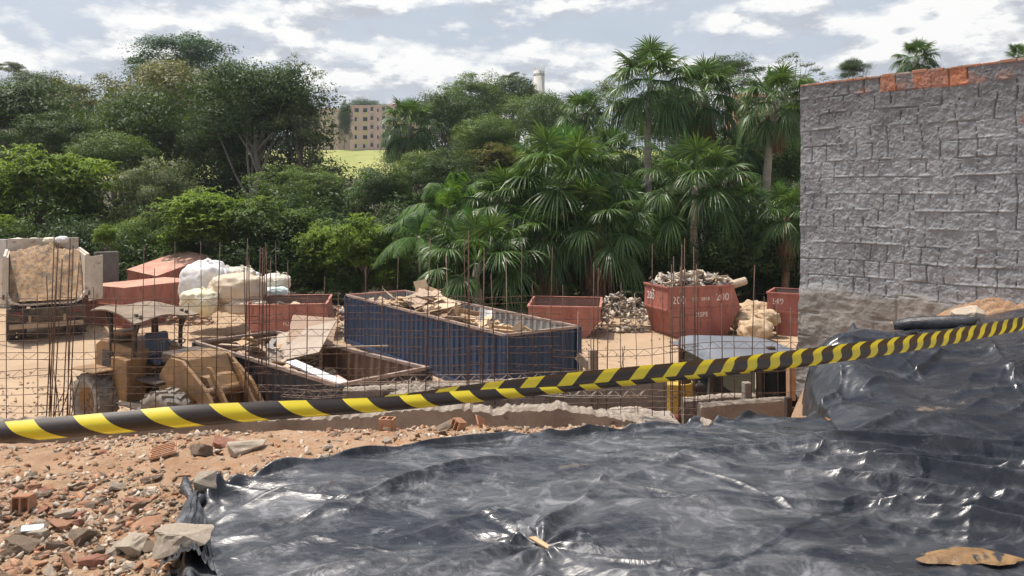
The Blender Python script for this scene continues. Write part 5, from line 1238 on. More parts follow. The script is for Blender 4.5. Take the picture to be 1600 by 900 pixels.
# heaps and boulders
def rheap(px, py, d, rx, ry, h, mats, label, seed, n=500, smin=.05, smax=.2):
    c = P(px, py, d)
    def reg(rs):
        a = rs.uniform(0, 6.28); r = rs.rand() ** .6; return (c.x + rx * r * math.cos(a), c.y + ry * r * math.sin(a))
    def zf(x, y):
        r = math.hypot((x - c.x) / rx, (y - c.y) / ry); return max(0, h * (1 - r ** 2.6) * (1 + .35 * math.sin(x * 3 + seed) * math.sin(y * 4)))
    scatter_stuff('rubble_heap', n, reg, smin, smax, mats, label, 'rubble', seed, zf, 1.6)
grey_c = M('grey_rubble', (.42, .39, .35), (.32, .29, .26), 9, .95, 1.0, 50)
rheap(970, 520, 28.2, 1.5, 1.1, 1.0, [grey_c, conc_c, grey_c, pale_c], 'grey rubble heap between the small open skip and the tall full one', 31, 650)
rheap(525, 520, 27.8, 1.3, 1.2, .75, [pale_c, conc_c, grey_c, brick_c], 'mixed rubble heap between the low red skip and the blue container', 32, 450)
rheap(295, 478, 29.5, .9, .7, .4, [conc_c, dark_c, brick_c], 'small scrap and dirt heap left of the sacks', 33, 160)
OBo = [(1172, 486, .55, 28.6), (1190, 486, .5, 28.0), (1168, 500, .45, 26.9), (1188, 505, .36, 26.9), (1180, 516, .55, 25.6), (1200, 496, .40, 26.3), (1150, 505, .3, 27.2)]
OBl = ['topmost pale boulder behind the others beside the tall skip', 'pale boulder at the top right of the boulder pile', 'rounded pale boulder in the middle left of the boulder pile', 'small pale boulder in the middle of the boulder pile', 'broad front boulder at the foot of the boulder pile', 'small boulder touching the skip numbered 249', 'small shaded boulder right under the end of the tall skip']
bould = M('pale_boulder', (.52, .39, .25), (.42, .30, .19), 5, .95, 1, 20)
for i, ((a, b, r_, d_), l) in enumerate(zip(OBo, OBl)):
    bm = bmesh.new(); bmesh.ops.create_icosphere(bm, subdivisions=4, radius=1)
    for v in bm.verts: v.co *= 1 + mnoise.noise(v.co * 1.6 + Vector((i * 9, 0, 0))) * .30 + mnoise.noise(v.co * 4 + Vector((0, i * 5, 0))) * .16 + mnoise.noise(v.co * 11) * .07
    for v in bm.verts: v.co.z *= .72
    me = bpy.data.meshes.new('boulder'); bm.to_mesh(me); bm.free(); me.materials.append(bould); me.polygons.foreach_set('use_smooth', [True] * len(me.polygons))
    c = P(a, b, d_); tag(link('boulder', me, None, (c.x, c.y, max(.2, c.z)), (0, 0, i), (r_, r_, r_)), l, 'boulder', 'pale boulders beside the tall skip')

# ---------------------------------------------------------------- big white sacks
def sack(px, py, wpx, hpx, d, mat, label, seed, name='big_bag', squash=3.2, cat='sack'):
    c = P(px, py, d); bm = bmesh.new(); bmesh.ops.create_icosphere(bm, subdivisions=5, radius=1); wx = wpx / 2 / F * d; hz = hpx / 2 / F * d * .88
    for v in bm.verts:
        p = v.co.copy(); q = 1 / (abs(p.x) ** squash + abs(p.y) ** squash + abs(p.z) ** squash) ** (1 / squash)
        p *= q; sv = Vector((seed * 3.7, 0, 0))
        n_ = mnoise.noise(p * 1.4 + sv) * .17 + (1 - abs(mnoise.noise(Vector((p.x * 2.6, p.y * 2.6, p.z * 1.6)) + sv)) * 2.4) * .055 + (1 - abs(mnoise.noise(Vector((p.x * 3 + p.z, p.y * 3, p.z * 7)) + sv)) * 2.4) * .03 + (1 - abs(mnoise.noise(Vector((p.x * 8, p.y * 8, p.z * 13)) + sv)) * 2) * .02
        p *= 1 + n_
        if p.z > .5: p.z += .10 * mnoise.noise(Vector((p.x * 3, p.y * 3, seed)))
        v.co = Vector((p.x * wx, p.y * min(wx, hz * 1.2), p.z * hz))
    me = bpy.data.meshes.new(name); bm.to_mesh(me); bm.free(); me.materials.append(mat); me.polygons.foreach_set('use_smooth', [True] * len(me.polygons))
    o = tag(link(name, me, None, tuple(c), (0, 0, 0)), label, cat, 'woven sacks heaped in the yard')
    rs_ = random.Random(seed)
    if name == 'big_bag' and hpx > 28:
        mb = MB()
        for k in range(4):
            a = k * 1.57 + .6 + rs_.uniform(-.3, .3); q = Vector((math.cos(a) * wx * .45, math.sin(a) * wx * .35, hz * .95)); e = Vector((rs_.uniform(-.1, .1), rs_.uniform(-.1, .1), rs_.uniform(.02, .12))); mb.tube([q, q + e, q + Vector((.12, .05, 0)) + e * .8, q + Vector((.18, .06, -.06))], .018, 5)
        mb.tube([Vector((0, 0, hz * .85)), Vector((.05, .02, hz * 1.05)), Vector((.1, .0, hz * 1.16))], [.12, .05, .10], 8)
        mb.build('sack_neck', mat, o)
    return o
def sackm(n, a, b): return M(n, a, b, 2, .7, .4, 14, stretch=(1, 1, 2))
sw = sackm('white_sack', (.72, .71, .71), (.60, .58, .57)); sc_ = sackm('cream_sack', (.70, .65, .55), (.60, .54, .43)); sy = sackm('yellowish_sack', (.62, .56, .38), (.66, .62, .48)); st = sackm('tan_sack', (.58, .48, .36), (.50, .41, .30)); sg = sackm('greenish_sack', (.58, .68, .65), (.50, .60, .58))
sack(322, 445, 66, 78, 27.8, sw, 'upright pure white sack at the left end of the sack heap', 1, squash=2.7)
sack(313, 472, 54, 42, 26.2, sy, 'squat yellowish sack at the front left of the sack heap', 2)
sack(372, 452, 76, 52, 26.8, st, 'large bulging tan sack in the front of the heap', 3)
sack(352, 435, 44, 36, 28.6, sc_, 'cream sack just right of the pure white one', 4)
sack(375, 432, 40, 30, 29.3, sc_, 'rear cream sack peeping over the large tan one', 5)
sack(392, 436, 28, 22, 29.8, sw, 'small white sack at the back of the heap', 6)
sack(385, 480, 60, 24, 26.3, st, 'flattened tan sack under the large bulging one', 7)
sack(430, 443, 44, 32, 28.2, sc_, 'cream sack at the right end of the heap', 8)
sack(428, 458, 44, 20, 27.6, sg, 'pale green sack under the right end of the heap', 9)
sack(352, 474, 30, 26, 27.2, sc_, 'small cream sack squeezed under the large tan one', 10)

def reg_yard(rs):
    y = 11.5 + 22 * rs.rand(); x = rs.uniform(-.75, .42) * y
    return (x, y) if float(fbm(x * .5, y * .5, 3, 90)) > .45 + .1 * rs.rand() else None
scatter_stuff('gravel', 5000, reg_yard, .012, .07, [pale_c, conc_c, earth, sand, sand], 'small stones and clods strewn over the sandy yard', 'gravel', 55, lambda x, y: float(yardz(x, y)), 2.5)
def ruts():
    mb = MB(); rs = random.Random(3)
    for x0, y0, x1, y1, cv in ((-13, 24, -2, 21, 1.2), (-12, 22, 0, 19.4, 1.5), (2, 23, 9, 19, -.8), (3, 21.4, 8.5, 17.4, -.8), (-9, 24, -3.5, 25, .6)):
        pts = []
        for k in range(60):
            t = k / 59; x = x0 + (x1 - x0) * t; y = y0 + (y1 - y0) * t + cv * math.sin(math.pi * t); pts.append((x, y))
        for i in range(59):
            (xa, ya), (xb, yb) = pts[i], pts[i + 1]; dx, dy = xb - xa, yb - ya; l_ = math.hypot(dx, dy); nx, ny = -dy / l_, dx / l_
            for o in (-.28, .22):
                w_ = .05 + .03 * rs.random(); c = [(xa + nx * (o - w_), ya + ny * (o - w_)), (xb + nx * (o - w_), yb + ny * (o - w_)), (xb + nx * o, yb + ny * o), (xa + nx * o, ya + ny * o), (xb + nx * (o + w_), yb + ny * (o + w_)), (xa + nx * (o + w_), ya + ny * (o + w_))]
                zz = [float(yardz(p[0], p[1])) - .022 for p in c]; zz[2] += .06; zz[3] += .06
                mb.add([(p[0], p[1], z) for p, z in zip(c, zz)], [(0, 1, 2, 3), (3, 2, 4, 5)], True)
    tag(mb.build('tyre_tracks', sand), kind='structure')
ruts()
# ================================================================ dump truck
truckw = M('dusty_white_paint', (.58, .53, .46), (.44, .37, .29), 2.5, .7, .25, 20, c3=(.30, .21, .14), s3=5, t3=.62)
chass = M('dirty_chassis', (.045, .04, .035), (.12, .09, .065), 5, .85, .5, 20)
rubber = M('dusty_rubber', (.16, .14, .12), (.26, .23, .19), 6, .9, .5, 40); rubber_d = M('rubber', (.05, .045, .04), (.13, .11, .09), 6, .9, .5, 40)
loadsand = M('load_of_sand', (.24, .155, .09), (.37, .24, .13), 3, .95, 1.0, 14, c3=(.17, .13, .09), s3=5, t3=.5)
glass_d = M('dark_glass', (.02, .025, .03), rough=.08); steel = M('worn_steel', (.35, .33, .31), (.22, .2, .18), 6, .5, .3, 30)
def tyre(parent, loc, r, wd, rim_m, axis_rot=0.0, lugs=22, name='wheel', tm=None):
    w_ = empty(name, loc, axis_rot); w_.parent = parent; mb = MB()
    prof = [(r * .55, -wd * .38), (r * .72, -wd * .5), (r * .90, -wd * .48), (r * .97, -wd * .36), (r * .985, 0), (r * .97, wd * .36), (r * .90, wd * .48), (r * .72, wd * .5), (r * .55, wd * .38)]
    mb.lathe(prof, 36, 'y'); 
    for k in range(lugs):
        for s_ in (-1, 1):
            a = (k + (.25 if s_ > 0 else -.25)) / lugs * 6.2832; m_ = Matrix.Rotation(-a, 3, 'Y') @ Matrix.Rotation(s_ * .45, 3, 'Z')
            mb.box(Matrix.Rotation(-a, 3, 'Y') @ Vector((r * .985, s_ * wd * .25, 0)), (r * .075, wd * .46, r * .12), Matrix.Rotation(-a, 3, 'Y') @ Matrix.Rotation(s_ * .5, 3, 'X'))
    mb.build('tyre', tm or rubber, w_); mb = MB()
    for s_ in (-1, 1): mb.lathe([(.001, s_ * wd * .2), (r * .16, s_ * wd * .2), (r * .17, s_ * wd * .12), (r * .45, s_ * wd * .14), (r * .53, s_ * wd * .36), (r * .57, s_ * wd * .39)], 24, 'y')
    for k in range(8):
        a = k / 8 * 6.28
        for s_ in (-1, 1): mb.box((math.cos(a) * r * .3, s_ * wd * .15, math.sin(a) * r * .3), (.035, .04, .035))
    mb.build('rim', rim_m, w_); return w_
def truck():
    t = empty('dump_truck', (-15.75, 25.6, 0), R(33), label='white dump truck seen from behind, tailgate doors open, heaped with sand', cat='dump truck')
    L, Wd, z0, z1 = 4.7, 2.35, 1.22, 2.85; h = Wd / 2
    mb = MB(); prof = [(-h, z1), (-h, z0 + .35), (-h + .12, z0 + .12), (-h + .4, z0), (h - .4, z0), (h - .12, z0 + .12), (h, z0 + .35), (h, z1)]
    inn = [(-h + .07, z1), (-h + .07, z0 + .37), (-h + .18, z0 + .17), (-h + .43, z0 + .06), (h - .43, z0 + .06), (h - .18, z0 + .17), (h - .07, z0 + .37), (h - .07, z1)]
    n = 8; vs = [(x, 0, z) for x, z in prof] + [(x, L, z) for x, z in prof] + [(x, 0, z) for x, z in inn] + [(x, L, z) for x, z in inn]
    fs = []
    for i in range(7): fs += [(i, i + 1, n + i + 1, n + i), (2 * n + i, 3 * n + i, 3 * n + i + 1, 2 * n + i + 1), (i, 2 * n + i, 2 * n + i + 1, i + 1), (n + i, n + i + 1, 3 * n + i + 1, 3 * n + i)]
    fs += [(0, n, 3 * n, 2 * n), (7, 2 * n + 7, 3 * n + 7, n + 7)]
    mb.add(vs, fs); mb.build('dump_body', truckw, t)
    mb = MB(); mb.box((0, L + .03, (z0 + 3.3) / 2), (Wd, .06, 3.3 - z0)); mb.build('headboard', truckw, t, bevel=.01)
    mb = MB()
    for s_ in (-1, 1):
        mb.box((s_ * (h + .03), L / 2, z1), (.09, L, .12))
        for k in range(5): mb.box((s_ * (h + .035), .5 + k * .95, (z0 + .3 + z1) / 2), (.07, .12, z1 - z0 - .4))
        mb.box((s_ * (h + .02), .02, (z0 + z1) / 2 + .15), (.10, .10, z1 - z0 - .2))
    mb.build('side_rib', truckw, t, bevel=.008)
    for s_ in (-1, 1):
        q = MB(); a = Vector((s_ * (h + .06), -.03, 0)); b = Vector((s_ * (h + .50), .72 if s_ < 0 else .5, 0)); d_ = (b - a); nn = Vector((-d_.y, d_.x, 0)).normalized() * .025
        zb, zt = z0 + .05, z1 - .05
        q.hexa([a - nn + Vector((0, 0, zb)), b - nn + Vector((0, 0, zb)), b + nn + Vector((0, 0, zb)), a + nn + Vector((0, 0, zb)), a - nn + Vector((0, 0, zt)), b - nn + Vector((0, 0, zt)), b + nn + Vector((0, 0, zt)), a + nn + Vector((0, 0, zt))])
        for kk in (.03, .97): c = a.lerp(b, kk); q.bar(c + Vector((0, 0, zb - .02)), c + Vector((0, 0, zt + .02)), .07, .07)
        dr = q.build('tailgate_door', truckw, t, bevel=.006); q = MB(); q.tube([a + Vector((0, -.03, zb + .2)), a + Vector((0, -.03, zb + .35))], .03, 8); q.build('hinge', chass, dr)
    mb = MB()
    for s_ in (-1, 1): mb.box((s_ * .42, 3.3, 1.0), (.10, 7.0, .24))
    for y in (.1, 1.2, 2.4, 3.6): mb.box((0, y, 1.0), (.74, .12, .16))
    mb.build('chassis', chass, t)
    mb = MB(); mb.box((0, -.06, .92), (2.25, .10, .42)); mb.build('rear_panel', chass, t, bevel=.01)
    mb = MB(); mb.box((0, -.16, .56), (2.15, .09, .16)); 
    for s_ in (-.5, .5): mb.box((s_, -.13, .72), (.08, .06, .34))
    mb.build('rear_bumper', M('plank_bumper', (.38, .29, .2), (.3, .22, .15), 6, .9), t, bevel=.008)
    for s_ in (-1, 1):
        mb = MB(); mb.box((s_ * .85, -.125, .98), (.24, .04, .12)); mb.build('tail_light', M('tail_light_red', (.12, .025, .02), rough=.5), t, bevel=.006)
        mb = MB(); mb.box((s_ * .9, .35, .55), (.5, .03, .5)); mb.build('mud_flap', chass, t)
        for y in (.95, 2.2):
            for o in (.72, 1.04): tyre(t, (s_ * o, y, .5), .5, .28, chass, R(90), 18, tm=rubber_d)
        tyre(t, (s_ * .98, 5.9, .5), .5, .28, chass, R(90), 18, tm=rubber_d)
    mb = MB(); mb.prism([(5.0, .7), (7.0, .7), (7.0, 1.5), (6.85, 2.75), (6.6, 2.9), (5.0, 2.9)], 0, -1.15, 1.15); mb.build('cab', truckw, t, bevel=.04)
    mb = MB(); mb.box((0, 4.985, 2.3), (1.5, .02, .6)); mb.build('rear_window', glass_d, t)
    for s_ in (-1, 1):
        mb = MB(); mb.bar((s_ * 1.15, 6.6, 2.2), (s_ * 1.5, 6.6, 2.2), .03); mb.box((s_ * 1.5, 6.6, 2.1), (.2, .06, .45)); mb.build('mirror', chass, t, bevel=.008)
    # the load
    n = 44; U, Vv = np.meshgrid(np.linspace(-1, 1, n), np.linspace(0, 1, n)); X = U * (h - .09); Y = .03 + Vv * (L - .1)
    Z = z0 + .10 + (1.45 * sst(0, .55, Vv) + .22 * np.exp(-((U) / .7) ** 2) * sst(.1, .6, Vv)) + (fbm(U * 5, Vv * 9, 6, 3, .65) - .5) * .55 + .10 * (np.abs(U) > .85) * (1 - Vv)
    Z = np.where(Vv < .02, z0 + .12 + (fbm(U * 4, Vv, 3, 5)) * .05, Z); Z = np.minimum(Z, 3.15)
    c, s = math.cos(R(33)), math.sin(R(33)); Xw = -15.75 + X * c - Y * s; Yw = 25.6 + X * s + Y * c
    i = np.arange(n * n).reshape(n, n); Fc = np.c_[i[:-1, :-1].ravel(), i[:-1, 1:].ravel(), i[1:, 1:].ravel(), i[1:, :-1].ravel()]
    tag(link('sand_load', mesh_np('sand_load', np.c_[Xw.ravel(), Yw.ravel(), Z.ravel()], Fc, loadsand, smooth=True)), 'brown clumpy sand heaped in the dump truck bed', 'sand', kind='stuff')
truck()
sack(27, 379, 23, 17, 29.6, sc_, 'leftmost of the pale bags on the sand in the dump truck', 21, name='sand_bag', squash=2.2)
sack(52, 377, 25, 12, 29.6, sc_, 'second pale bag from the left on the sand in the dump truck', 22, name='sand_bag', squash=2.2)
sack(78, 376, 23, 12, 29.6, sy, 'third pale bag from the left on the sand in the dump truck', 23, name='sand_bag', squash=2.2)
sack(97, 375, 17, 14, 29.6, sw, 'rightmost pale bag on the sand in the dump truck', 24, name='sand_bag', squash=2.2)
for o_ in C.objects:
    if o_.name.startswith('sand_bag'): o_['group'] = 'bags on top of the truck load'; 

# ================================================================ wheel loader
cat_y = M('loader_yellow', (.28, .155, .055), (.17, .105, .055), 3, .6, .25, 20, c3=(.28, .17, .10), s3=5, t3=.58)
cat_d = M('loader_dark', (.035, .03, .026), (.10, .075, .055), 5, .8, .4, 20); seatb = M('seat_vinyl', (.035, .055, .085), (.05, .07, .1), 5, .6)
canm = M('sheet_canopy', (.25, .19, .135), (.17, .13, .09), 3, .8, .3, 10, c3=(.16, .12, .09), s3=4, t3=.6)
def loader():
    t = empty('wheel_loader', (-6.97, 15.57, 0), R(-34.8), label='old yellow wheel loader with a sheet canopy parked behind the rebar mesh', cat='wheel loader')
    for x, y in ((-1.3, -.95), (1.3, -.95), (-1.3, .95), (1.3, .95)): tyre(t, (x, y, .57), .58, .44, cat_y, 0 if x < 0 else R(4), 20)
    def bx(nm, c, s, m=cat_y, bev=.015, rot=None): mb = MB(); mb.box(c, s, rot); return mb.build(nm, m, t, bevel=bev)
    mb = MB(); mb.prism([(-2.15, .75), (-.55, .75), (-.55, 1.62), (-1.9, 1.72), (-2.15, 1.6)], 1, -.52, .52); mb.build('engine_cover', cat_y, t, bevel=.03)
    mb = MB(); mb.box((-2.19, 0, 1.2), (.06, .8, .6)); [mb.box((-2.23, 0, .95 + k * .1), (.03, .78, .03)) for k in range(6)]; mb.build('rear_grille', cat_d, t)
    bx('counterweight', (-2.1, 0, .68), (.35, 1.3, .36)); bx('rear_frame', (-1.1, 0, .62), (1.9, .6, .3), cat_d)
    bx('side_opening', (-1.62, -.525, 1.2), (.42, .02, .62), cat_d, 0)
    e = bx('air_box', (-1.55, -.2, 1.82), (.4, .35, .16), cat_y); mb = MB(); mb.tube([(-1.2, .25, 1.7), (-1.2, .25, 2.15), (-1.28, .25, 2.25)], .045, 10); mb.build('exhaust_pipe', cat_d, t)
    mb = MB(); mb.tube([(-1.45, -.3, 1.66), (-1.45, -.3, 1.8), (-1.45, -.3, 1.8001)], [.16, .16, .1], 16); mb.build('air_filter', cat_d, t)
    bx('fuel_tank', (-.72, -.56, 1.05), (.62, .42, .85)); bx('fuel_tank', (-.72, .56, 1.05), (.62, .42, .85))
    bx('step_plate', (-.15, -.75, .62), (.8, .34, .04), cat_d); bx('fender', (-1.35, -.95, 1.22), (.9, .46, .035)); bx('fender', (-1.35, .95, 1.22), (.9, .46, .035))
    bx('cab_floor', (-.1, 0, 1.06), (1.0, 1.2, .06), cat_d); 
    bx('seat', (-.35, 0, 1.36), (.46, .5, .12), seatb, .03); bx('backrest', (-.62, 0, 1.66), (.12, .5, .52), seatb, .04, Matrix.Rotation(-.2, 3, 'Y'))
    bx('dashboard', (.42, 0, 1.55), (.42, .8, .22), cat_d, .03)
    mb = MB(); n = 20; mb.tube([(.12 + .06 * math.cos(a_) , .17 * math.sin(a_), 1.78 + .15 * math.cos(a_) * .5) for a_ in [k / n * 6.2832 for k in range(n + 1)]], .014, 6, cap=False); mb.tube([(.35, 0, 1.6), (.12, 0, 1.77)], .018, 6); mb.build('steering_wheel', cat_d, t)
    for x in (.0, .1, .2): mb = MB(); mb.tube([(x, -.32, 1.5), (x + .02, -.34, 1.82)], .01, 5); mb.box((x + .02, -.34, 1.83), (.03, .03, .04)); mb.build('lever', cat_d, t)
    mb = MB(); mb.prism([(.15, .62), (1.35, .62), (1.45, 1.2), (1.2, 1.62), (.6, 1.66), (.15, 1.2)], 1, -.42, .42); cw = mb.build('front_cowl', cat_y, t, bevel=.02)
    em = MB(); em.box((1.0, -.428, 1.42), (.24, .012, .24)); em.build('emblem_plate', cat_d, t)
    text_mesh('G', .24, white_t, t, (1.0, -.437, 1.42), (R(90), 0, 0), 'lettering')
    p2 = MB(); p2.box((-1.98, -.53, 1.0), (.14, .012, .26)); p2.build('emblem_plate', white_t, t)
    # canopy: a bent sheet on two pairs of posts
    for x, y, dx in ((-1.5, -.5, -.05), (-1.5, .5, -.05), (-.6, -.5, .06), (-.6, .5, .06)):
        mb = MB(); mb.tube([(x, y, 1.25), (x + dx * .3, y, 1.8), (x + dx, y, 2.36)], .045, 8); mb.bar((x + dx * .3, y, 1.9), (x + dx + (.2 if x > -1 else -.2), y, 2.34), .05); mb.build('canopy_post', cat_d, t)
    nx, ny = 14, 10; vs = []; fs = []
    for s_ in (0, 1):
        for j in range(ny + 1):
            for i in range(nx + 1):
                u = i / nx; v = j / ny; vs.append((-1.95 + u * 1.75, -.72 + v * 1.44, 2.42 + .03 * math.sin(u * 5) - .10 * max(0, u - .72) * 3 - .06 * (v - .5) ** 2 * 4 + .03 * math.sin(v * 9 + u * 4) - s_ * .03))
    k_ = (nx + 1) * (ny + 1)
    for j in range(ny):
        for i in range(nx): a = j * (nx + 1) + i; fs += [(a, a + 1, a + nx + 2, a + nx + 1), (k_ + a, k_ + a + nx + 1, k_ + a + nx + 2, k_ + a + 1)]
    per = [i for i in range(nx + 1)] + [(j + 1) * (nx + 1) + nx for j in range(ny)] + [ny * (nx + 1) + i for i in range(nx - 1, -1, -1)] + [j * (nx + 1) for j in range(ny - 1, 0, -1)]
    for q in range(len(per)): a, b = per[q], per[(q + 1) % len(per)]; fs.append((a, b, b + k_, a + k_))
    mb = MB(); mb.add(vs, fs); mb.build('canopy', canm, t)
    # lift arms, cross tube, rams, bucket
    for s_ in (-1, 1):
        mb = MB(); y = s_ * .5; mb.prism([(.45, 1.35), (.75, 1.62), (1.15, 1.6), (1.9, 1.15), (2.55, .42), (2.5, .22), (2.3, .22), (1.7, .85), (1.0, 1.2), (.6, 1.15)], 1, y - .035, y + .035); mb.build('lift_arm', cat_y, t, bevel=.006)
        mb = MB(); mb.tube([(.9, s_ * .36, .72), (1.45, s_ * .36, .86)], .06, 10); mb.tube([(1.45, s_ * .36, .86), (1.95, s_ * .4, .98)], .03, 8, mat=1); mb.build('hydraulic_ram', [cat_y, steel], t)
        mb = MB(); mb.prism([(1.6, 1.5), (1.72, 1.5), (2.35, .75), (2.28, .6)], 1, s_ * .28 - .03, s_ * .28 + .03); mb.build('tilt_lever', cat_y, t, bevel=.004)
    mb = MB(); mb.tube([(1.75, -.48, 1.03), (1.75, .48, 1.03)], .10, 14); mb.build('cross_tube', cat_y, t)
    mb = MB(); mb.prism([(.9, 1.3), (1.6, 1.3), (1.75, 1.12), (.9, 1.2)], 1, -.3, .3); mb.build('arm_plate', cat_y, t, bevel=.006)
    mb = MB(); bp = [(2.42, .62), (2.36, .3), (2.45, .08), (2.7, .0), (3.25, .0), (3.25, .03), (2.72, .04), (2.5, .12), (2.42, .3), (2.48, .6)]; mb.prism(bp, 1, -1.15, 1.15)
    for y in (-1.15, 1.15): mb.prism([(2.4, .62), (2.38, .2), (2.6, .0), (3.2, .0), (2.9, .45)], 1, y - .02, y + .02)
    for k in range(7): mb.box((3.3, -1.05 + k * .35, .015), (.22, .07, .03))
    mb.build('bucket', cat_y, t)
loader()

# ================================================================ roofed machine on the right
roofm = M('grey_roof_paint', (.17, .18, .20), (.13, .14, .155), 2, .5, .2, 12); mach_y = M('machine_yellow', (.55, .36, .04), (.45, .30, .06), 3, .6)
def machine():
    t = empty('backhoe', (3.95, 13.2, 0), R(8), label='machine with a grey hard roof and glazed cab behind the tape beside the wall', cat='backhoe')
    mb = MB(); nx, ny = 12, 8; vs = []; fs = []
    for s_ in (0, 1):
        for j in range(ny + 1):
            for i in range(nx + 1):
                u = i / nx * 2 - 1; v = j / ny * 2 - 1; e = (1 - abs(u) ** 6) * (1 - abs(v) ** 6); vs.append((u * .95, v * .85, 2.02 + (.20 * e ** .5 if not s_ else .02) - .05 * u))
    k_ = (nx + 1) * (ny + 1)
    for j in range(ny):
        for i in range(nx): a = j * (nx + 1) + i; fs += [(a, a + 1, a + nx + 2, a + nx + 1), (k_ + a, k_ + a + nx + 1, k_ + a + nx + 2, k_ + a + 1)]
    per = [i for i in range(nx + 1)] + [(j + 1) * (nx + 1) + nx for j in range(ny)] + [ny * (nx + 1) + i for i in range(nx - 1, -1, -1)] + [j * (nx + 1) for j in range(ny - 1, 0, -1)]
    for q in range(len(per)): a, b = per[q], per[(q + 1) % len(per)]; fs.append((a, b, b + k_, a + k_))
    mb.add(vs, fs, True); mb.build('roof', roofm, t)
    for x, y in ((-.75, -.65), (.75, -.65), (-.75, .65), (.75, .65), (.05, -.67)): mb = MB(); mb.bar((x * 1.1, y * 1.05, .95), (x, y, 2.05), .07, .07); mb.build('cab_pillar', cat_d, t)
    for c, s in (((-.38, -.67, 1.5), (.74, .02, .98)), ((.42, -.67, 1.5), (.62, .02, .98)), ((-.79, 0, 1.5), (.02, 1.2, .98)), ((.79, 0, 1.5), (.02, 1.2, .98))): mb = MB(); mb.box(c, s); mb.build('window', glass_m, t)
    mb = MB(); mb.box((0, 0, .72), (1.7, 1.45, .5)); mb.build('cab_base', cat_d, t, bevel=.03)
    mb = MB(); mb.box((-.35, .2, 1.15), (.5, .5, .4)); mb.box((-.35, .42, 1.5), (.5, .12, .6)); mb.build('seat', seatb, t, bevel=.03)
    mb = MB(); mb.prism([(-1.75, .6), (-.85, .6), (-.85, 1.15), (-1.6, 1.05), (-1.75, .9)], 1, -.6, .6); mb.build('engine_hood', mach_y, t, bevel=.03)
    mb = MB(); mb.prism([(.9, .6), (2.4, .6), (2.4, 1.2), (2.1, 1.45), (.9, 1.55)], 1, -.5, .5); mb.build('rear_hood', M('silver_hood', (.28, .30, .31), (.2, .21, .22), 3, .4), t, bevel=.04)
    mb = MB(); mb.tube([(-.85, -.7, 1.3), (-1.05, -.85, 1.5), (-1.05, -.85, 1.75)], .018, 6); mb.lathe([(.001, -.03), (.09, -.03), (.1, 0), (.001, .03)], 16, 'y', (-1.05, -.85, 1.62)); mb.build('mirror', cat_d, t)
    mb = MB(); mb.tube([(-.95, -.72, 1.9), (-1.15, -.9, 2.0), (-1.3, -.9, 1.85)], .02, 6); mb.box((-1.3, -.9, 1.8), (.16, .08, .13)); mb.build('work_light', cat_d, t)
    for x in (-.6, .3): mb = MB(); mb.box((x, -.6, 2.2), (.14, .08, .06)); mb.build('roof_lamp', cat_d, t, bevel=.01)
    for x, y, r in ((-1.35, -.85, .42), (-1.35, .85, .42), (1.3, -.95, .62), (1.3, .95, .62)): tyre(t, (x, y, r), r, .38, mach_y, 0, 20, tm=rubber_d)
glass_m = bpy.data.materials.new('cab_glass'); glass_m.use_nodes = True
_t = NT(glass_m.node_tree); _b = _t.n('ShaderNodeBsdfPrincipled', i_Base_Color=(.03, .04, .045, 1), i_Roughness=.05); _tr = _t.n('ShaderNodeBsdfTransparent', i_Color=(.55, .6, .6, 1)); _mx = _t.n('ShaderNodeMixShader', i_0=.45, i_1=_b.outputs[0], i_2=_tr.outputs[0]); _t.n('ShaderNodeOutputMaterial', i_Surface=_mx.outputs[0])
machine()
def barrel(px, d, m, label, h=.9, r=.22, z=0.0):
    c = P(px, 600, d); mb = MB(); mb.lathe([(.001, 0), (r, 0), (r, .02), (r * .96, .04), (r * .97, h * .33), (r, h * .35), (r * .97, h * .37), (r * .97, h * .64), (r, h * .66), (r * .97, h * .68), (r * .97, h - .03), (r, h), (r * .9, h), (r * .88, h - .02), (.001, h - .02)], 24)
    tag(mb.build('drum', m, loc=(c.x, c.y, z)), label, 'drum')
barrel(1056, 12.2, mach_y, 'yellow drum in the gap left of the short concrete beams', 1.75, .27)
barrel(1072, 11.9, M('dark_red_paint', (.20, .03, .02), (.15, .04, .03), 4, .6), 'dark red drum beside the yellow one', 1.3, .2)

# ================================================================ walls, buildings, tower
def slabwall(name, p0, p1, zt, th, mat, label):
    a, b = Vector((p0[0], p0[1], 0)), Vector((p1[0], p1[1], 0)); mb = MB(); mb.bar(a + Vector((0, 0, zt / 2)), b + Vector((0, 0, zt / 2)), th, zt); tag(mb.build(name, mat, bevel=.01), label, 'wall')
greyr = M('grey_render', (.20, .19, .175), (.13, .125, .11), 1.5, .9, .5, 12)
a_, b_ = P(148, 430, 31), P(184, 430, 31.6); slabwall('stub_wall', a_, b_, HC - 74 / F * 31, .3, greyr, 'short grey rendered wall end right behind the dump truck')
a_, b_ = P(-160, 400, 35), P(12, 400, 34); slabwall('white_wall', a_, b_, HC - 54 / F * 34, .2, M('dirty_white_render', (.55, .54, .52), (.42, .40, .37), 1.5, .9, .3, 12), 'low whitish wall at the left edge behind the dump truck')
b_pink = M('pink_facade', (.66, .47, .46), (.58, .41, .40), .3, .9); b_yel = M('yellow_facade_panel', (.54, .46, .27)); b_white = M('shutter_white', (.50, .47, .44)); b_win = M('far_window', (.035, .04, .05), rough=.2); b_base = M('grey_plinth', (.42, .38, .34))
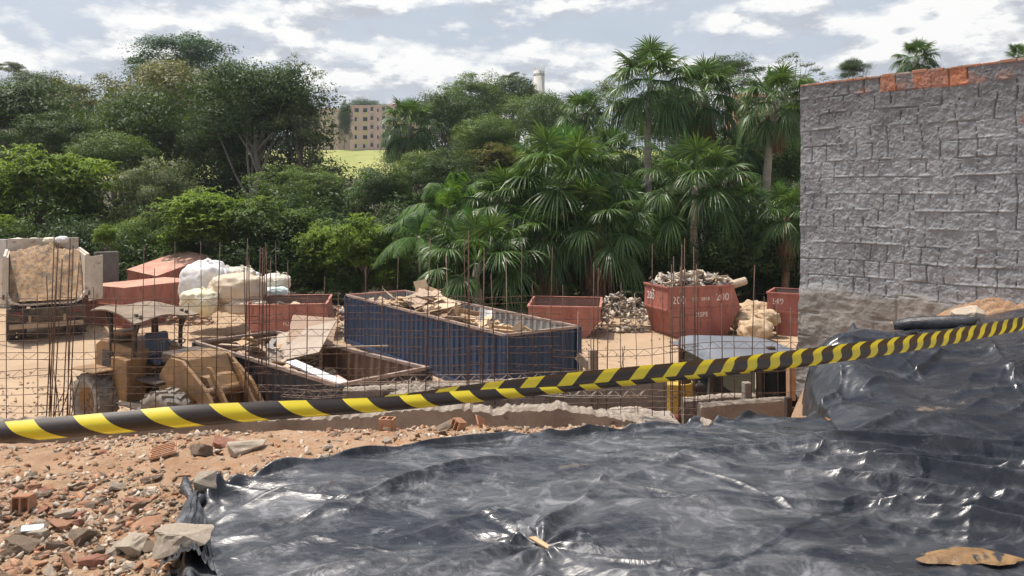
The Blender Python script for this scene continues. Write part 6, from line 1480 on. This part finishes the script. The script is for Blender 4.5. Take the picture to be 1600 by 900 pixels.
def block(px0, px1, ptop, pbase, d, depth, floors, cols, label, mat, rz=0.0, zb=None):
    a = P(px0, pbase, d); b = P(px1, ptop, d); Wd = b.x - a.x; Hh = b.z - a.z
    t = empty('apartment_block', ((a.x + b.x) / 2, d, a.z), rz, label=label, cat='apartment block')
    mb = MB(); mb.box((0, depth / 2, Hh / 2 - 2), (Wd, depth, Hh + 4)); mb.build('wall', mat, t)
    mb = MB(); mb.box((0, depth / 2, Hh + .15), (Wd + .5, depth + .5, .3)); mb.box((Wd * .12, depth / 2, Hh + .8), (3, 3, 1.0)); mb.build('roof', mat, t)
    mb = MB(); mb.box((0, -.04, .3), (Wd + .1, .1, .6)); mb.build('plinth', b_base, t)
    fh = Hh / floors; rs = random.Random(int(px0))
    for x_, kind in cols:
        x = -Wd / 2 + x_ * Wd
        if kind == 'w': m2 = MB(); m2.box((x, -.03, Hh / 2 - .2), (1.25, .06, Hh - .6)); m2.build('facade_panel', b_yel, t)
        if kind == 'b': m2 = MB(); m2.box((x, -.05, Hh / 2), (1.0, .12, Hh - .3)); m2.build('stair_panel', b_base, t)
        for f in range(floors):
            z = (f + .55) * fh; w_, h_ = {'w': (1.25, 1.15), 's': (.45, 1.0), 'b': (.8, 1.8)}[kind]
            q = MB(); q.box((x, -.10, z), (w_, .08, h_)); wn = q.build('window', b_win, t)
            if kind == 'w' and rs.random() < .6: q = MB(); q.box((x + rs.choice((-.35, .35)), -.16, z), (.55, .05, h_)); q.build('shutter', b_white, wn)
            if kind == 'b': q = MB(); q.box((x, -.2, z - .6), (1.0, .12, .7)); q.build('balcony', mat, wn)
    return t
block(547, 652, 166, 236, 226, 11, 5, [(.10, 'w'), (.225, 'w'), (.325, 'b'), (.415, 's'), (.50, 'b'), (.575, 'w'), (.70, 'w'), (.88, 'w')], 'five storey pink apartment block on the grassy hill', b_pink)
block(455, 531, 172, 240, 250, 11, 5, [(.1, 'w'), (.3, 'w'), (.5, 'b'), (.7, 'w'), (.86, 'w')], 'second apartment block half hidden behind the loose dull tree', M('tan_facade', (.55, .43, .38), (.48, .37, .32), .3, .9), R(-12))
block(1150, 1205, 148, 240, 190, 10, 6, [(.2, 'w'), (.45, 'w'), (.7, 'w')], 'orange brick block seen in a gap between the tall palms', M('orange_facade', (.50, .27, .19), (.45, .25, .18), .3, .9))
def tower():
    d = 420.0; c = P(842.5, 200, d); zt = HC + (HY - 111) / F * d; r = 8.4 / F * d; t = empty('water_tower', (c.x, d, 15), label='pale water tower with dark band and railing above the tree line', cat='water tower')
    h = zt - 15; cr = M('tower_render', (.56, .53, .49), (.50, .47, .43), .2, .9); mb = MB(); mb.lathe([(r, 0), (r, h), (.001, h)], 24, sm=True); mb.build('shaft', cr, t)
    mb = MB(); mb.lathe([(r * 1.01, h - 2.9), (r * 1.02, h - 2.9), (r * 1.02, h - 2.3), (r * 1.01, h - 2.3)], 24); mb.lathe([(r * 1.01, h - 2.0), (r * 1.02, h - 2.0), (r * 1.02, h - 1.6), (r * 1.01, h - 1.6)], 24); mb.build('band', M('tower_band', (.16, .17, .2)), t)
    mb = MB()
    for k in range(16): a = k / 16 * 6.283; mb.bar((math.cos(a) * r * .95, math.sin(a) * r * .95, h), (math.cos(a) * r * .95, math.sin(a) * r * .95, h + 2.0), .14)
    for z in (1.0, 2.0): mb.tube([(math.cos(k / 24 * 6.283) * r * .95, math.sin(k / 24 * 6.283) * r * .95, h + z) for k in range(25)], .07, 4, cap=False)
    mb.build('railing', cr, t); mb = MB(); mb.tube([(0, 0, h), (0, 0, h + 4.5)], .08, 5); mb.build('mast', cr, t)
tower()
# ================================================================ air
def haze():
    mb = MB(); mb.box((0, 580, 52), (1960, 1380, 116)); hz = bpy.data.materials.new('air'); hz.use_nodes = True; t = NT(hz.node_tree)
    v = t.n('ShaderNodeVolumePrincipled', i_Color=(.80, .86, .94, 1), i_Density=.0003); v.inputs['Anisotropy'].default_value = .3
    t.n('ShaderNodeOutputMaterial', i_Volume=v.outputs[0]); tag(mb.build('haze', hz), 'thin pale humid air over the valley', 'haze', kind='stuff')
haze()
SC.cycles.volume_bounces = 0
# ================================================================ kinds
for o in list(C.objects):
    if o.parent is None and 'category' in o and 'kind' not in o: o['kind'] = 'thing'
